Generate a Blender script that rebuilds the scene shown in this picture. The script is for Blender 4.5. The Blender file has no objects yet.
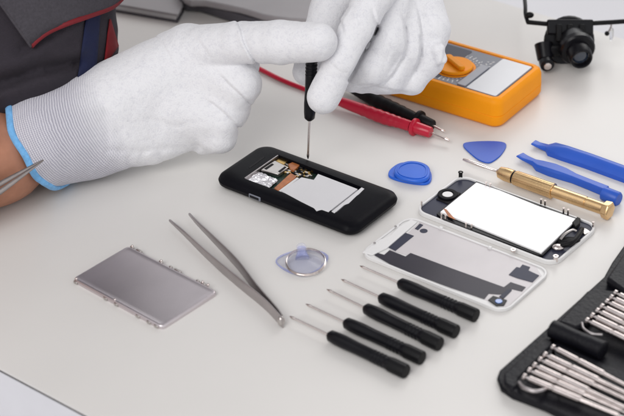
import bpy, bmesh, math, random
import numpy as np
from mathutils import Vector, Matrix
random.seed(4)
S = 0.01                                   # geometry is written in centimetres
scene = bpy.context.scene
C = scene.collection
# ------------------------------------------------------------------ camera
F_PX, PIT, ROLL, HC, YS = 1732.6, .5665, -.03147, 65.61, 110.0
cp, sp, cr, sr = math.cos(PIT), math.sin(PIT), math.cos(ROLL), math.sin(ROLL)
Fv = np.array([0, cp, -sp]); R0 = np.array([1., 0, 0]); U0 = np.cross(R0, Fv)
Rv = R0*cr + U0*sr; Uv = U0*cr - R0*sr
CAM = np.array([0, -YS, HC])
def at(x, y, z=0.):
    """world point (cm) of the spot at height z seen at reference pixel x, y"""
    d = Fv + Rv*(x-312)/F_PX - Uv*(y-208)/F_PX
    return Vector(CAM + d*(z-HC)/d[2])
cam = bpy.data.objects.new('camera', bpy.data.cameras.new('camera')); C.objects.link(cam)
m = Matrix(((Rv[0], Uv[0], -Fv[0], 0), (Rv[1], Uv[1], -Fv[1], -YS*S), (Rv[2], Uv[2], -Fv[2], HC*S), (0, 0, 0, 1)))
cam.matrix_world = m
cam.data.sensor_width = 36; cam.data.lens = F_PX/624*36
cam.data.clip_start = .05; cam.data.clip_end = 100
cam.data.dof.use_dof = True; cam.data.dof.focus_distance = 1.235; cam.data.dof.aperture_fstop = 9.5
scene.camera = cam
# ------------------------------------------------------------------ materials
def lin(c):
    return tuple(((v/255)/12.92 if v/255 <= .04045 else ((v/255+.055)/1.055)**2.4) for v in c)
def mat(name, col, rough=.5, metal=0., coat=0., bump=0., bscale=200., var=0., vscale=40., trans=0., alpha=1., spec=.5, aniso=None, sheen=0., bdist=.0004, ior=1.45):
    M = bpy.data.materials.new(name); M.use_nodes = True
    nt = M.node_tree; b = nt.nodes['Principled BSDF']
    b.inputs['Base Color'].default_value = (*col, 1)
    b.inputs['Roughness'].default_value = rough; b.inputs['Metallic'].default_value = metal
    b.inputs['Coat Weight'].default_value = coat; b.inputs['Transmission Weight'].default_value = trans
    b.inputs['Alpha'].default_value = alpha; b.inputs['Specular IOR Level'].default_value = spec
    b.inputs['Sheen Weight'].default_value = sheen; b.inputs['IOR'].default_value = ior
    tc = nt.nodes.new('ShaderNodeTexCoord')
    if var:
        n = nt.nodes.new('ShaderNodeTexNoise'); n.inputs['Scale'].default_value = vscale; n.inputs['Detail'].default_value = 6
        nt.links.new(tc.outputs['Object'], n.inputs['Vector'])
        r = nt.nodes.new('ShaderNodeValToRGB'); r.color_ramp.elements[0].position = .3; r.color_ramp.elements[1].position = .7
        r.color_ramp.elements[0].color = (*[v*(1-var) for v in col], 1); r.color_ramp.elements[1].color = (*[min(1, v*(1+var)) for v in col], 1)
        nt.links.new(n.outputs['Fac'], r.inputs['Fac']); nt.links.new(r.outputs['Color'], b.inputs['Base Color'])
        mr = nt.nodes.new('ShaderNodeMapRange'); mr.inputs['To Min'].default_value = max(.02, rough*(1-var)); mr.inputs['To Max'].default_value = min(1, rough*(1+var))
        nt.links.new(n.outputs['Fac'], mr.inputs['Value']); nt.links.new(mr.outputs['Result'], b.inputs['Roughness'])
    if bump:
        n2 = nt.nodes.new('ShaderNodeTexNoise'); n2.inputs['Scale'].default_value = bscale; n2.inputs['Detail'].default_value = 4
        nt.links.new(tc.outputs['Object'], n2.inputs['Vector'])
        bp = nt.nodes.new('ShaderNodeBump'); bp.inputs['Strength'].default_value = bump; bp.inputs['Distance'].default_value = bdist
        nt.links.new(n2.outputs['Fac'], bp.inputs['Height']); nt.links.new(bp.outputs['Normal'], b.inputs['Normal'])
    return M
M = {}
M['table'] = mat('table_laminate', (.69, .675, .652), .38, bump=.05, bscale=900, var=.02, vscale=9, spec=.45)
M['apron'] = mat('table_apron_paint', (.68, .68, .71), .5, var=.02)
M['edge'] = mat('black_edge_band', (.012, .011, .013), .5, var=.1, spec=.15)
M['floor'] = mat('pale_floor', (.72, .72, .745), .6, var=.03, vscale=3)
M['black'] = mat('black_soft_plastic', (.004, .004, .006), .42, spec=.09, bump=.15, bscale=1400, var=.12, vscale=60)
M['blackgloss'] = mat('black_handle_plastic', (.005, .005, .007), .3, spec=.25, bump=.1, bscale=500, var=.15, vscale=80)
M['blackrub'] = mat('black_rubber', (.006, .006, .007), .5, spec=.2, bump=.2, bscale=700, var=.15)
M['leather'] = mat('black_leather', (.005, .005, .008), .45, spec=.25, bump=.5, bscale=420, bdist=.0008, var=.15)
M['steel'] = mat('brushed_steel', (.56, .53, .51), .3, 1., bump=.15, bscale=300, var=.08, vscale=120)
M['steel_dull'] = mat('dull_steel', (.47, .44, .44), .38, 1., bump=.1, bscale=500, var=.08, vscale=50)
M['steel_dark'] = mat('dark_worn_steel', (.30, .27, .26), .32, 1., bump=.15, bscale=500, var=.2, vscale=60)
M['plate'] = mat('satin_metal_plate', (.67, .62, .64), .36, 1., bump=.05, bscale=900, var=.05, vscale=25)
M['bitsteel'] = mat('worn_nickel', (.62, .56, .54), .2, 1., var=.12, vscale=150)
M['chrome'] = mat('bright_nickel', (.76, .69, .66), .2, 1., var=.08, vscale=100)
M['brass'] = mat('brass', (.76, .52, .27), .27, 1., bump=.12, bscale=700, var=.1, vscale=60)
M['blue'] = mat('blue_plastic', (.02, .095, .50), .36, bump=.08, bscale=500, var=.06)
M['bluedisc'] = mat('bright_blue_plastic', (.016, .12, .62), .34, bump=.08, bscale=500, var=.06)
M['orange'] = mat('orange_rubber_shell', (.93, .325, .003), .5, spec=.25, bump=.15, bscale=800, var=.04)
M['meterface'] = mat('grey_meter_face', (.17, .18, .215), .45, var=.04)
M['lcd'] = mat('grey_lcd_glass', (.52, .53, .56), .15, var=.03)
M['meterbezel'] = mat('mid_grey_bezel', (.30, .31, .35), .4, var=.04)
M['red'] = mat('red_probe_plastic', (.50, .008, .035), .32, coat=.2, bump=.1, bscale=500, var=.08)
M['white'] = mat('white_plastic', (.74, .735, .73), .35, var=.02)
M['whitepart'] = mat('white_backlight_sheet', (.93, .93, .935), .3, var=.01)
M['battery'] = mat('pale_grey_shield', (.66, .655, .67), .4, var=.02)
M['innerlight'] = mat('pearl_inner_film', (.56, .53, .54), .3, var=.05, vscale=30)
M['navy'] = mat('dark_slate_film', (.035, .038, .062), .35, spec=.2, var=.12, vscale=30)
M['darkfilm'] = mat('dark_brown_black_film', (.030, .027, .038), .3, spec=.25, var=.2, vscale=20)
M['pcb'] = mat('dark_green_board', (.012, .03, .022), .4, bump=.8, bscale=350, var=.6, vscale=250, bdist=.001)
M['flex'] = mat('copper_flex', (.42, .14, .045), .35, bump=.2, bscale=300, var=.3, vscale=150)
M['gold'] = mat('gold_contact', (.62, .42, .16), .3, 1., var=.3, vscale=300)
M['foil'] = mat('crumpled_foil', (.80, .79, .82), .3, .7, bump=1., bscale=140, bdist=.003, var=.08)
M['lens'] = mat('dark_lens_glass', (.02, .03, .05), .05, coat=1.)
M['bluelens'] = mat('blue_lens_glass', (.08, .18, .5), .1, coat=1.)
M['glass'] = mat('clear_glass', (.85, .86, .88), .03, trans=1., ior=1.45)
M['cup'] = mat('clear_bluish_vinyl', (.68, .70, .86), .12, alpha=.22, coat=.6)
M['cupedge'] = mat('blue_tinted_vinyl', (.36, .42, .85), .15, alpha=.34, coat=.6)
M['laptop'] = mat('grey_laptop_shell', (.30, .285, .295), .45, var=.05)
M['laptopdark'] = mat('dark_grey_laptop_side', (.075, .072, .085), .4, var=.1)
M['paper'] = mat('white_paper', (.7, .7, .7), .7, var=.03)
M['piping'] = mat('dark_red_piping', (.17, .006, .012), .7, bump=.3, bscale=900, var=.15)
M['navyband'] = mat('navy_cloth', (.006, .010, .045), .85, bump=.4, bscale=1500, var=.2)
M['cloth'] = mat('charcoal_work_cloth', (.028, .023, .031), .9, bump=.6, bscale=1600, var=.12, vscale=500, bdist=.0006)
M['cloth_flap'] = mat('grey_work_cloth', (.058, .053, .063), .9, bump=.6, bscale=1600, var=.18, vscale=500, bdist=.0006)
M['hem'] = mat('light_blue_knit', (.17, .44, .78), .9, bump=.7, bscale=900, bdist=.0008, var=.15, vscale=300, sheen=.2)
M['redcloth'] = mat('red_cloth_patch', (.19, .004, .009), .85, bump=.4, bscale=1500, var=.15)
# skin
def skin_mat():
    X = mat('skin', (.42, .19, .115), .5, bump=.35, bscale=260, bdist=.0006, var=.16, vscale=60)
    b = X.node_tree.nodes['Principled BSDF']; b.inputs['Subsurface Weight'].default_value = .12
    b.inputs['Subsurface Radius'].default_value = (.01, .004, .002); b.inputs['Subsurface Scale'].default_value = .5
    return X
M['skin'] = skin_mat()
def glove_mat():
    X = bpy.data.materials.new('knit_glove'); X.use_nodes = True; nt = X.node_tree; N = nt.nodes; L = nt.links; b = N['Principled BSDF']
    b.inputs['Roughness'].default_value = .95; b.inputs['Sheen Weight'].default_value = .25; b.inputs['Specular IOR Level'].default_value = .2
    tc = N.new('ShaderNodeTexCoord')
    n = N.new('ShaderNodeTexNoise'); n.inputs['Scale'].default_value = 900; n.inputs['Detail'].default_value = 4; L.new(tc.outputs['Object'], n.inputs['Vector'])
    n3 = N.new('ShaderNodeTexNoise'); n3.inputs['Scale'].default_value = 260; n3.inputs['Detail'].default_value = 3; L.new(tc.outputs['Object'], n3.inputs['Vector'])
    r = N.new('ShaderNodeValToRGB'); r.color_ramp.elements[0].position = .34; r.color_ramp.elements[1].position = .52
    r.color_ramp.elements[0].color = (.695, .695, .73, 1); r.color_ramp.elements[1].color = (.785, .785, .805, 1)
    mx0 = N.new('ShaderNodeMix'); mx0.data_type = 'FLOAT'; mx0.inputs[0].default_value = .45
    L.new(n.outputs['Fac'], mx0.inputs[2]); L.new(n3.outputs['Fac'], mx0.inputs[3]); L.new(mx0.outputs[0], r.inputs['Fac'])
    # knit cuff: rings along the arm broken by wales
    a = N.new('ShaderNodeAttribute'); a.attribute_name = 'knit'     # x: along, y: around, z: weight
    sx = N.new('ShaderNodeSeparateXYZ'); L.new(a.outputs['Vector'], sx.inputs[0])
    def sine(inp, k):
        mu = N.new('ShaderNodeMath'); mu.operation = 'MULTIPLY'; mu.inputs[1].default_value = k; L.new(inp, mu.inputs[0])
        ad = N.new('ShaderNodeMath'); ad.operation = 'ADD'; L.new(mu.outputs[0], ad.inputs[0])
        n4 = N.new('ShaderNodeTexNoise'); n4.inputs['Scale'].default_value = 170; L.new(tc.outputs['Object'], n4.inputs['Vector'])
        m4 = N.new('ShaderNodeMath'); m4.operation = 'MULTIPLY'; m4.inputs[1].default_value = 5.; L.new(n4.outputs['Fac'], m4.inputs[0]); L.new(m4.outputs[0], ad.inputs[1])
        si = N.new('ShaderNodeMath'); si.operation = 'SINE'; L.new(ad.outputs[0], si.inputs[0]); return si.outputs[0]
    s1 = sine(sx.outputs[0], 2*math.pi/.15); s2 = sine(sx.outputs[1], 2*math.pi/.13)
    s2h = N.new('ShaderNodeMath'); s2h.operation = 'MULTIPLY'; s2h.inputs[1].default_value = .5; L.new(s2, s2h.inputs[0])
    s = N.new('ShaderNodeMath'); s.operation = 'ADD'; L.new(s1, s.inputs[0]); L.new(s2h.outputs[0], s.inputs[1])
    mr = N.new('ShaderNodeMapRange'); mr.inputs['From Min'].default_value = -1.2; mr.inputs['From Max'].default_value = .5; L.new(s.outputs[0], mr.inputs['Value'])
    mc = N.new('ShaderNodeMix'); mc.data_type = 'RGBA'; mc.inputs[6].default_value = (.43, .42, .51, 1); mc.inputs[7].default_value = (.68, .67, .725, 1)
    L.new(mr.outputs['Result'], mc.inputs[0])
    mm = N.new('ShaderNodeMix'); mm.data_type = 'RGBA'; L.new(sx.outputs[2], mm.inputs[0]); L.new(r.outputs['Color'], mm.inputs[6]); L.new(mc.outputs[2], mm.inputs[7])
    L.new(mm.outputs[2], b.inputs['Base Color'])
    w = N.new('ShaderNodeMath'); w.operation = 'MULTIPLY'; L.new(mr.outputs['Result'], w.inputs[0]); L.new(sx.outputs[2], w.inputs[1])
    h = N.new('ShaderNodeMath'); h.operation = 'ADD'; L.new(w.outputs[0], h.inputs[0]); L.new(mx0.outputs[0], h.inputs[1])
    bp = N.new('ShaderNodeBump'); bp.inputs['Strength'].default_value = .75; bp.inputs['Distance'].default_value = .0008
    L.new(h.outputs[0], bp.inputs['Height']); L.new(bp.outputs['Normal'], b.inputs['Normal'])
    return X
M['glove'] = glove_mat()
# ------------------------------------------------------------------ object helpers
def tag(o, label=None, cat=None, group=None, kind=None):
    if label: o['label'] = label
    if cat: o['category'] = cat
    if group: o['group'] = group
    if kind: o['kind'] = kind
    return o
def thing(name, label, cat, loc=(0, 0, 0), group=None):
    o = bpy.data.objects.new(name, None); C.objects.link(o); o.location = Vector(loc)*S
    o.empty_display_size = .01
    return tag(o, label, cat, group)
def root_loc(p):
    v = Vector((0, 0, 0))
    while p is not None: v = v + p.location; p = p.parent
    return v
def obj(name, bm, material, parent=None, world=True, smooth=40, bevel=0, seg=2, loc=None):
    """bm in cm. world=True: its vertices are world positions, moved into the parent's space"""
    me = bpy.data.meshes.new(name)
    off = Vector((0, 0, 0))
    if world:
        off = root_loc(parent) if parent is not None else (Vector(loc)*S if loc is not None else Vector((0, 0, 0)))
    for v in bm.verts: v.co = v.co*S - off
    bmesh.ops.recalc_face_normals(bm, faces=bm.faces)
    bm.to_mesh(me); bm.free()
    o = bpy.data.objects.new(name, me); C.objects.link(o)
    if parent is not None: o.parent = parent
    elif world: o.location = off
    for mm in (material if isinstance(material, (list, tuple)) else [material]): me.materials.append(mm)
    if bevel:
        b = o.modifiers.new('bevel', 'BEVEL'); b.width = bevel*S; b.segments = seg; b.limit_method = 'ANGLE'; b.angle_limit = math.radians(35)
    if smooth:
        me.polygons.foreach_set('use_smooth', [True]*len(me.polygons))
        try: me.set_sharp_from_angle(angle=math.radians(smooth))
        except Exception: pass
    return o
def copy_tree(o, parent=None):
    c = o.copy(); C.objects.link(c); c.parent = parent
    for ch in list(o.children): copy_tree(ch, c)
    return c
def new(): return bmesh.new()
def prism(bm, pts, z0, z1):
    """pts: 2-D outline (cm) extruded between heights z0 and z1"""
    a = [bm.verts.new((p[0], p[1], z0)) for p in pts]; b = [bm.verts.new((p[0], p[1], z1)) for p in pts]
    n = len(pts)
    bm.faces.new(a[::-1]); bm.faces.new(b)
    for i in range(n): bm.faces.new((a[i], a[(i+1) % n], b[(i+1) % n], b[i]))
    return bm
def ringprism(bm, outer, inner, z0, z1):
    n = len(outer)
    V = [[bm.verts.new((p[0], p[1], z)) for p in q] for q, z in ((outer, z0), (outer, z1), (inner, z1), (inner, z0))]
    for i in range(n):
        j = (i+1) % n
        for k in range(4): bm.faces.new((V[k][i], V[k][j], V[(k+1) % 4][j], V[(k+1) % 4][i]))
    return bm
def px(pts, z): return [at(x, y, z).xy for x, y in pts]
def smooth_closed(pts, n=5):
    P = [Vector(p) for p in pts]; N = len(P); out = []
    for i in range(N):
        a, b, c, d = P[i-1], P[i], P[(i+1) % N], P[(i+2) % N]
        for k in range(n):
            t = k/n
            out.append(.5*((2*b)+(c-a)*t+(2*a-5*b+4*c-d)*t*t+(3*b-a-3*c+d)*t**3))
    return out
def smooth_open(pts, n=6):
    P = [Vector(p) for p in pts]; P = [2*P[0]-P[1]]+P+[2*P[-1]-P[-2]]; out = []
    for i in range(1, len(P)-2):
        a, b, c, d = P[i-1:i+3]
        for k in range(n):
            t = k/n
            out.append(.5*((2*b)+(c-a)*t+(2*a-5*b+4*c-d)*t*t+(3*b-a-3*c+d)*t**3))
    out.append(P[-2]); return out
def rrect(c, ux, uy, L, W, r, n=7):
    out = []
    for sx, sy, a0 in ((1, 1, 0), (-1, 1, 90), (-1, -1, 180), (1, -1, 270)):
        for k in range(n+1):
            a = math.radians(a0+90*k/n)
            x = sx*(L/2-r)+r*math.cos(a); y = sy*(W/2-r)+r*math.sin(a)
            out.append(Vector(c)+ux*x+uy*y)
    return out
def tube(bm, pts, r, seg=12, caps=True):
    """tube along 3-D points; r number or list"""
    P = [Vector(p) for p in pts]; n = len(P); rs = r if isinstance(r, (list, tuple)) else [r]*n
    T = [(P[min(i+1, n-1)]-P[max(i-1, 0)]).normalized() for i in range(n)]
    up = Vector((0, 0, 1)) if abs(T[0].z) < .9 else Vector((1, 0, 0))
    nn = (up - T[0]*up.dot(T[0])).normalized(); rings = []
    for i in range(n):
        nn = (nn - T[i]*nn.dot(T[i])).normalized(); bb = T[i].cross(nn)
        rings.append([bm.verts.new(P[i]+(nn*math.cos(2*math.pi*k/seg)+bb*math.sin(2*math.pi*k/seg))*rs[i]) for k in range(seg)])
    for i in range(n-1):
        for k in range(seg): bm.faces.new((rings[i][k], rings[i][(k+1) % seg], rings[i+1][(k+1) % seg], rings[i+1][k]))
    if caps: bm.faces.new(rings[0][::-1]); bm.faces.new(rings[-1])
    return bm
def lathe(bm, prof, seg=24, flute=None):
    """profile [(x, r)] turned about the X axis; flute(x, angle) -> radius factor"""
    rings = []
    for x, r in prof:
        rings.append([bm.verts.new((x, r*f*math.cos(a), r*f*math.sin(a))) for a, f in ((2*math.pi*k/seg, flute(x, 2*math.pi*k/seg) if flute else 1) for k in range(seg))])
    for i in range(len(rings)-1):
        for k in range(seg): bm.faces.new((rings[i][k], rings[i][(k+1) % seg], rings[i+1][(k+1) % seg], rings[i+1][k]))
    bm.faces.new(rings[0][::-1]); bm.faces.new(rings[-1])
    return bm
def box(bm, c, ux, uy, uz, sx, sy, sz):
    c = Vector(c); V = [bm.verts.new(c+ux*(sx/2*a)+uy*(sy/2*b)+uz*(sz/2*d)) for a in (-1, 1) for b in (-1, 1) for d in (-1, 1)]
    for f in ((0, 1, 3, 2), (4, 6, 7, 5), (0, 4, 5, 1), (2, 3, 7, 6), (0, 2, 6, 4), (1, 5, 7, 3)): bm.faces.new([V[i] for i in f])
    return bm
def ball(bm, c, r, seg=16, sc=(1, 1, 1)):
    q = bmesh.ops.create_uvsphere(bm, u_segments=seg, v_segments=seg//2+2, radius=1)
    for v in q['verts']: v.co = Vector((v.co.x*r*sc[0], v.co.y*r*sc[1], v.co.z*r*sc[2])) + Vector(c)
    return bm
def orient(root, p0, p1, roll=0):
    """put a local +X model so that x=0 is at p0 and +X points to p1"""
    d = (Vector(p1)-Vector(p0)).normalized()
    y = Vector((0, 0, 1)).cross(d)
    if y.length < 1e-3: y = Vector((0, 1, 0))
    y.normalize(); z = d.cross(y)
    Mx = Matrix(((d.x, y.x, z.x), (d.y, y.y, z.y), (d.z, y.z, z.z))) @ Matrix.Rotation(roll, 3, 'X')
    root.rotation_euler = Mx.to_euler(); root.location = Vector(p0)*S
X3, Y3, Z3 = Vector((1, 0, 0)), Vector((0, 1, 0)), Vector((0, 0, 1))
# ------------------------------------------------------------------ signed-distance modelling
def surface_nets(D, lo, h):
    nx, ny, nz = D.shape; ins = D < 0
    c = np.zeros((nx-1, ny-1, nz-1), np.int8)
    for dx in (0, 1):
        for dy in (0, 1):
            for dz in (0, 1): c += ins[dx:nx-1+dx, dy:ny-1+dy, dz:nz-1+dz]
    I, J, K = np.nonzero((c > 0) & (c < 8)); idx = -np.ones(c.shape, np.int64); idx[I, J, K] = np.arange(len(I))
    base = np.stack([I, J, K], 1).astype(np.float64); acc = np.zeros_like(base); cnt = np.zeros(len(I))
    cor = [(a, b, d) for a in (0, 1) for b in (0, 1) for d in (0, 1)]
    for i in range(8):
        for j in range(i+1, 8):
            a, b = np.array(cor[i]), np.array(cor[j])
            if abs(a-b).sum() != 1: continue
            va = D[I+a[0], J+a[1], K+a[2]]; vb = D[I+b[0], J+b[1], K+b[2]]
            m_ = (va < 0) != (vb < 0); t = np.where(m_, va/np.where(m_, va-vb, 1), 0)
            acc += np.where(m_[:, None], a + t[:, None]*(b-a), 0); cnt += m_
    V = (base + acc/cnt[:, None])*h + np.array(lo)
    quads = []
    for ax in range(3):
        sl0 = [slice(None)]*3; sl1 = [slice(None)]*3; sl0[ax] = slice(0, -1); sl1[ax] = slice(1, None)
        s0 = ins[tuple(sl0)]; s1 = ins[tuple(sl1)]
        E = np.stack(np.nonzero(s0 != s1), 1)
        o1, o2 = [(1, 2), (2, 0), (0, 1)][ax]
        E = E[(E[:, o1] > 0) & (E[:, o2] > 0) & (E[:, o1] < D.shape[o1]-1) & (E[:, o2] < D.shape[o2]-1)]
        def g(a, b):
            Q = E.copy(); Q[:, o1] -= a; Q[:, o2] -= b; return idx[Q[:, 0], Q[:, 1], Q[:, 2]]
        q = np.stack([g(0, 0), g(1, 0), g(1, 1), g(0, 1)], 1)
        fl = s0[E[:, 0], E[:, 1], E[:, 2]]; q[~fl] = q[~fl][:, ::-1]
        quads.append(q)
    return V, np.concatenate(quads)
def caps_sdf(G, a, b, ra, rb):
    a = np.array(a, np.float32); ba = np.array(b, np.float32)-a
    pa = [G[i]-a[i] for i in range(3)]
    t = np.clip((pa[0]*ba[0]+pa[1]*ba[1]+pa[2]*ba[2])/max(1e-6, float(ba@ba)), 0, 1)
    return np.sqrt((pa[0]-ba[0]*t)**2+(pa[1]-ba[1]*t)**2+(pa[2]-ba[2]*t)**2) - (ra+(rb-ra)*t)
def smin(a, b, k):
    h_ = np.maximum(k-np.abs(a-b), 0)/k
    return np.minimum(a, b)-h_*h_*k*.25
def grid(lo, hi, h):
    ax = [np.arange(lo[i], hi[i]+h, h, dtype=np.float32) for i in range(3)]
    return np.meshgrid(*ax, indexing='ij')
def to_px(G):
    q = [G[0]-CAM[0], G[1]-CAM[1], G[2]-CAM[2]]
    d = q[0]*Fv[0]+q[1]*Fv[1]+q[2]*Fv[2]
    u = (q[0]*Rv[0]+q[1]*Rv[1]+q[2]*Rv[2])/d*F_PX+312; v = 208-(q[0]*Uv[0]+q[1]*Uv[1]+q[2]*Uv[2])/d*F_PX
    return u, v, d
def noise3(G, f, seed, octv=2):
    rs = np.random.RandomState(seed); out = 0
    for o in range(octv):
        for k in range(4):
            d = rs.normal(size=3); d /= np.linalg.norm(d); w = f*(1.7**o)*rs.uniform(.7, 1.4)
            e = rs.normal(size=3)*w*.6; p2 = rs.uniform(0, 6.28)
            out = out + np.sin((G[0]*d[0]+G[1]*d[1]+G[2]*d[2])*w + 1.3*np.sin(G[0]*e[0]+G[1]*e[1]+G[2]*e[2]+p2)+p2)/(4*1.6**o)
    return out
def polydist(u, v, pts):
    out = None
    for (x0, y0), (x1, y1) in zip(pts, pts[1:]):
        bx, by = x1-x0, y1-y0; t = np.clip(((u-x0)*bx+(v-y0)*by)/(bx*bx+by*by), 0, 1)
        d = np.hypot(u-x0-bx*t, v-y0-by*t); out = d if out is None else np.minimum(out, d)
    return out
def fold(u, v, pts, amp, w, side=1):
    """overlap fold: cloth raised on one side of the line, tucked in on the other"""
    best = None; sg = None; tt_ = 1.
    n = len(pts)-1
    for i, ((x0, y0), (x1, y1)) in enumerate(zip(pts, pts[1:])):
        bx, by = x1-x0, y1-y0; L2 = bx*bx+by*by; t = np.clip(((u-x0)*bx+(v-y0)*by)/L2, 0, 1)
        d = np.hypot(u-x0-bx*t, v-y0-by*t); c = (bx*(v-y0)-by*(u-x0)); prog = (i+t)/n
        if best is None: best, sg, tt_ = d, c, prog
        else: m_ = d < best; best = np.where(m_, d, best); sg = np.where(m_, c, sg); tt_ = np.where(m_, prog, tt_)
    env = np.clip(np.sin(np.pi*np.clip(tt_, .03, .97))*2.2, 0, 1); s_ = sg*side > 0
    q_ = np.clip(best/1.5, 0, 1); q_ = q_*q_*(3-2*q_)
    return amp*env*np.where(s_, 1.25*q_*np.exp(-best/w), -.45*np.exp(-(best/(w*1.5))**1.5)*q_)
def add_fold(D, u, v, pts, amp, w, side):
    xs = [p[0] for p in pts]; ys = [p[1] for p in pts]; R_ = w*4
    k = (np.abs(D) < .7) & (u > min(xs)-R_) & (u < max(xs)+R_) & (v > min(ys)-R_) & (v < max(ys)+R_)
    D[k] += fold(u[k], v[k], pts, amp, w, side)
def sdf_obj(name, D, lo, h, material, parent, attr=None):
    V, Q = surface_nets(D, lo, h)
    off = np.array(root_loc(parent)) if parent is not None else np.zeros(3)
    me = bpy.data.meshes.new(name); me.vertices.add(len(V)); me.vertices.foreach_set('co', (V*S-off).ravel())
    me.loops.add(len(Q)*4); me.loops.foreach_set('vertex_index', Q.ravel().astype(np.int32))
    me.polygons.add(len(Q)); me.polygons.foreach_set('loop_start', np.arange(0, len(Q)*4, 4, dtype=np.int32))
    me.polygons.foreach_set('use_smooth', np.ones(len(Q), bool))
    me.update(calc_edges=True); me.validate()
    if attr is not None:
        a = me.attributes.new('knit', 'FLOAT_VECTOR', 'POINT'); a.data.foreach_set('vector', attr(V).astype(np.float32).ravel())
    me.materials.append(material)
    o = bpy.data.objects.new(name, me); C.objects.link(o); o.parent = parent
    return o
def A(q): return np.array(at(*q[:3]))
# ------------------------------------------------------------------ the setting
near_a, near_b = at(0, 368), at(90, 416)
ud = (near_b-near_a).normalized(); vd = Vector((-ud.y, ud.x, 0))      # along the near edge / across the table
far_p = at(560, 20)
wid = (far_p-near_a).dot(vd)
left = at(60, 40); l_off = (left-near_a).dot(ud)
c0 = near_a+ud*l_off; c1 = near_a+ud*(l_off+150)
tt = thing('work_table', 'pale grey-white work table with a thin black seam along its near edge', 'table', near_a+Vector((0, 0, -76)))
o4 = [c0, c1, c1+vd*wid, c0+vd*wid]
obj('table_top', prism(new(), [p.xy for p in o4], -.18, 0), M['table'], tt)
def inset(d): return [c0+ud*d+vd*d, c1-ud*d+vd*d, c1-ud*d+vd*(wid-d), c0+ud*d+vd*(wid-d)]
obj('edge_band', prism(new(), [p.xy for p in inset(.03)], -.34, -.18), M['edge'], tt)
obj('apron', prism(new(), [p.xy for p in inset(-.02)], -4.2, -.34), M['apron'], tt)
for a, b in ((6, 6), (144, 6), (144, wid-6), (6, wid-6)):
    lc = c0+ud*a+vd*b
    obj('leg', box(new(), lc+Vector((0, 0, -40.1)), ud, vd, Z3, 5, 5, 71.8), M['apron'], tt, bevel=.2)
bmf = new(); prism(bmf, [(-600, -400), (600, -400), (600, 900), (-600, 900)], -77, -76)
tag(obj('floor', bmf, M['floor'], None, smooth=0), kind='structure')

# ------------------------------------------------------------------ black phone being repaired
def frame4(A_, B_, C_, D_):
    ux = ((C_-B_)+(D_-A_)).normalized(); uy = ((B_-A_)+(C_-D_)); uy = (uy-ux*uy.dot(ux)).normalized()
    c = (A_+B_+C_+D_)/4; L = ((C_-B_).length+(D_-A_).length)/2; W = ((B_-A_).length+(C_-D_).length)/2
    return c, ux, uy, L, W
pA, pB, pC, pD = [Vector(v)-Vector((0, YS)) for v in ((-7.12, 106.43), (-3.54, 111.01), (6.90, 103.17), (2.46, 98.68))]
c, ux, uy, L, W = frame4(pA, pB, pC, pD)
PH = 1.05
ph = thing('smartphone', 'black smartphone lying face down with its back cover off and insides exposed', 'smartphone', (c.x, c.y, 0))
L -= .15; W -= .1
lv = [(.0, -.75, .55), (.12, -.30, .85), (.35, -.06, 1.0), (.6, 0, 1.05), (.85, -.12, 1.0), (.98, -.34, .95), (PH, -.62, .8)]
open_px = [(241.6, 179.2), (282.5, 151), (302, 156.8), (368, 184.3), (335.5, 213.5), (312, 209), (277, 196)]
open_w = [Vector(at(x, y, PH).xy) for x, y in open_px]
def lerp_poly(P, n):
    out = []; N = len(P)
    for i in range(N):
        for k in range(n): out.append(P[i].lerp(P[(i+1) % N], k/n))
    return out
bm = new(); rings = []
for z, off, r in lv:
    rings.append([bm.verts.new((p.x, p.y, z)) for p in rrect(c, ux, uy, L+2*off, W+2*off, max(.3, r+off*.3), 8)])
n = len(rings[0])
for i in range(len(rings)-1):
    for k in range(n): bm.faces.new((rings[i][k], rings[i][(k+1) % n], rings[i+1][(k+1) % n], rings[i+1][k]))
bm.faces.new(rings[0][::-1])
# top face with the battery bay cut out: resample the bay outline by angle so it bridges to the last ring
ow = lerp_poly(open_w, 24); oc = sum(open_w, Vector((0, 0)))/len(open_w)
def ang(p): return math.atan2((p-oc).dot(uy), (p-oc).dot(ux))
oa = sorted((ang(p), p) for p in [Vector((q[0], q[1])) for q in ow])
def hit(a):
    i = min(range(len(oa)), key=lambda k: abs((oa[k][0]-a+math.pi) % (2*math.pi)-math.pi)); return oa[i][1]
inn = [hit(ang(Vector((v.co.x, v.co.y)))) for v in rings[-1]]
i1 = [bm.verts.new((p.x, p.y, PH)) for p in inn]; i2 = [bm.verts.new((p.x, p.y, .5)) for p in inn]
for k in range(n):
    j = (k+1) % n
    bm.faces.new((rings[-1][k], rings[-1][j], i1[j], i1[k]))
    bm.faces.new((i1[k], i1[j], i2[j], i2[k]))
bmesh.ops.remove_doubles(bm, verts=bm.verts, dist=.001)
body = obj('body', bm, M['black'], ph, smooth=35)
Q = lambda pts, z=.9: px(pts, z)
zb = .62
obj('circuit_board', prism(new(), [p for p in [oc+(q-oc)*1.02 for q in open_w]], .4, zb), M['pcb'], ph)
obj('shield_plate', prism(new(), Q([(301.5, 177.2), (313.7, 179.8), (318, 173.8), (357.6, 189), (329.5, 211), (328.5, 212), (322, 209.6), (316.5, 210.6), (314, 208), (300, 201), (281, 190.8)], 1.07), .7, 1.075), M['battery'], ph, bevel=.02)
obj('side_strip', prism(new(), Q([(364.4, 188.6), (361.6, 187.2), (331.4, 211.4), (334.4, 213), (343.8, 205), (348.8, 203.2), (356.4, 195.8), (358.9, 194)], 1.07), .7, 1.07), M['battery'], ph, bevel=.02)
obj('frame_strip', prism(new(), Q([(242.5, 178.6), (279, 153.8), (281.6, 154.6), (245.5, 179.8)]), .72, 1.03), M['steel_dull'], ph)
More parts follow.
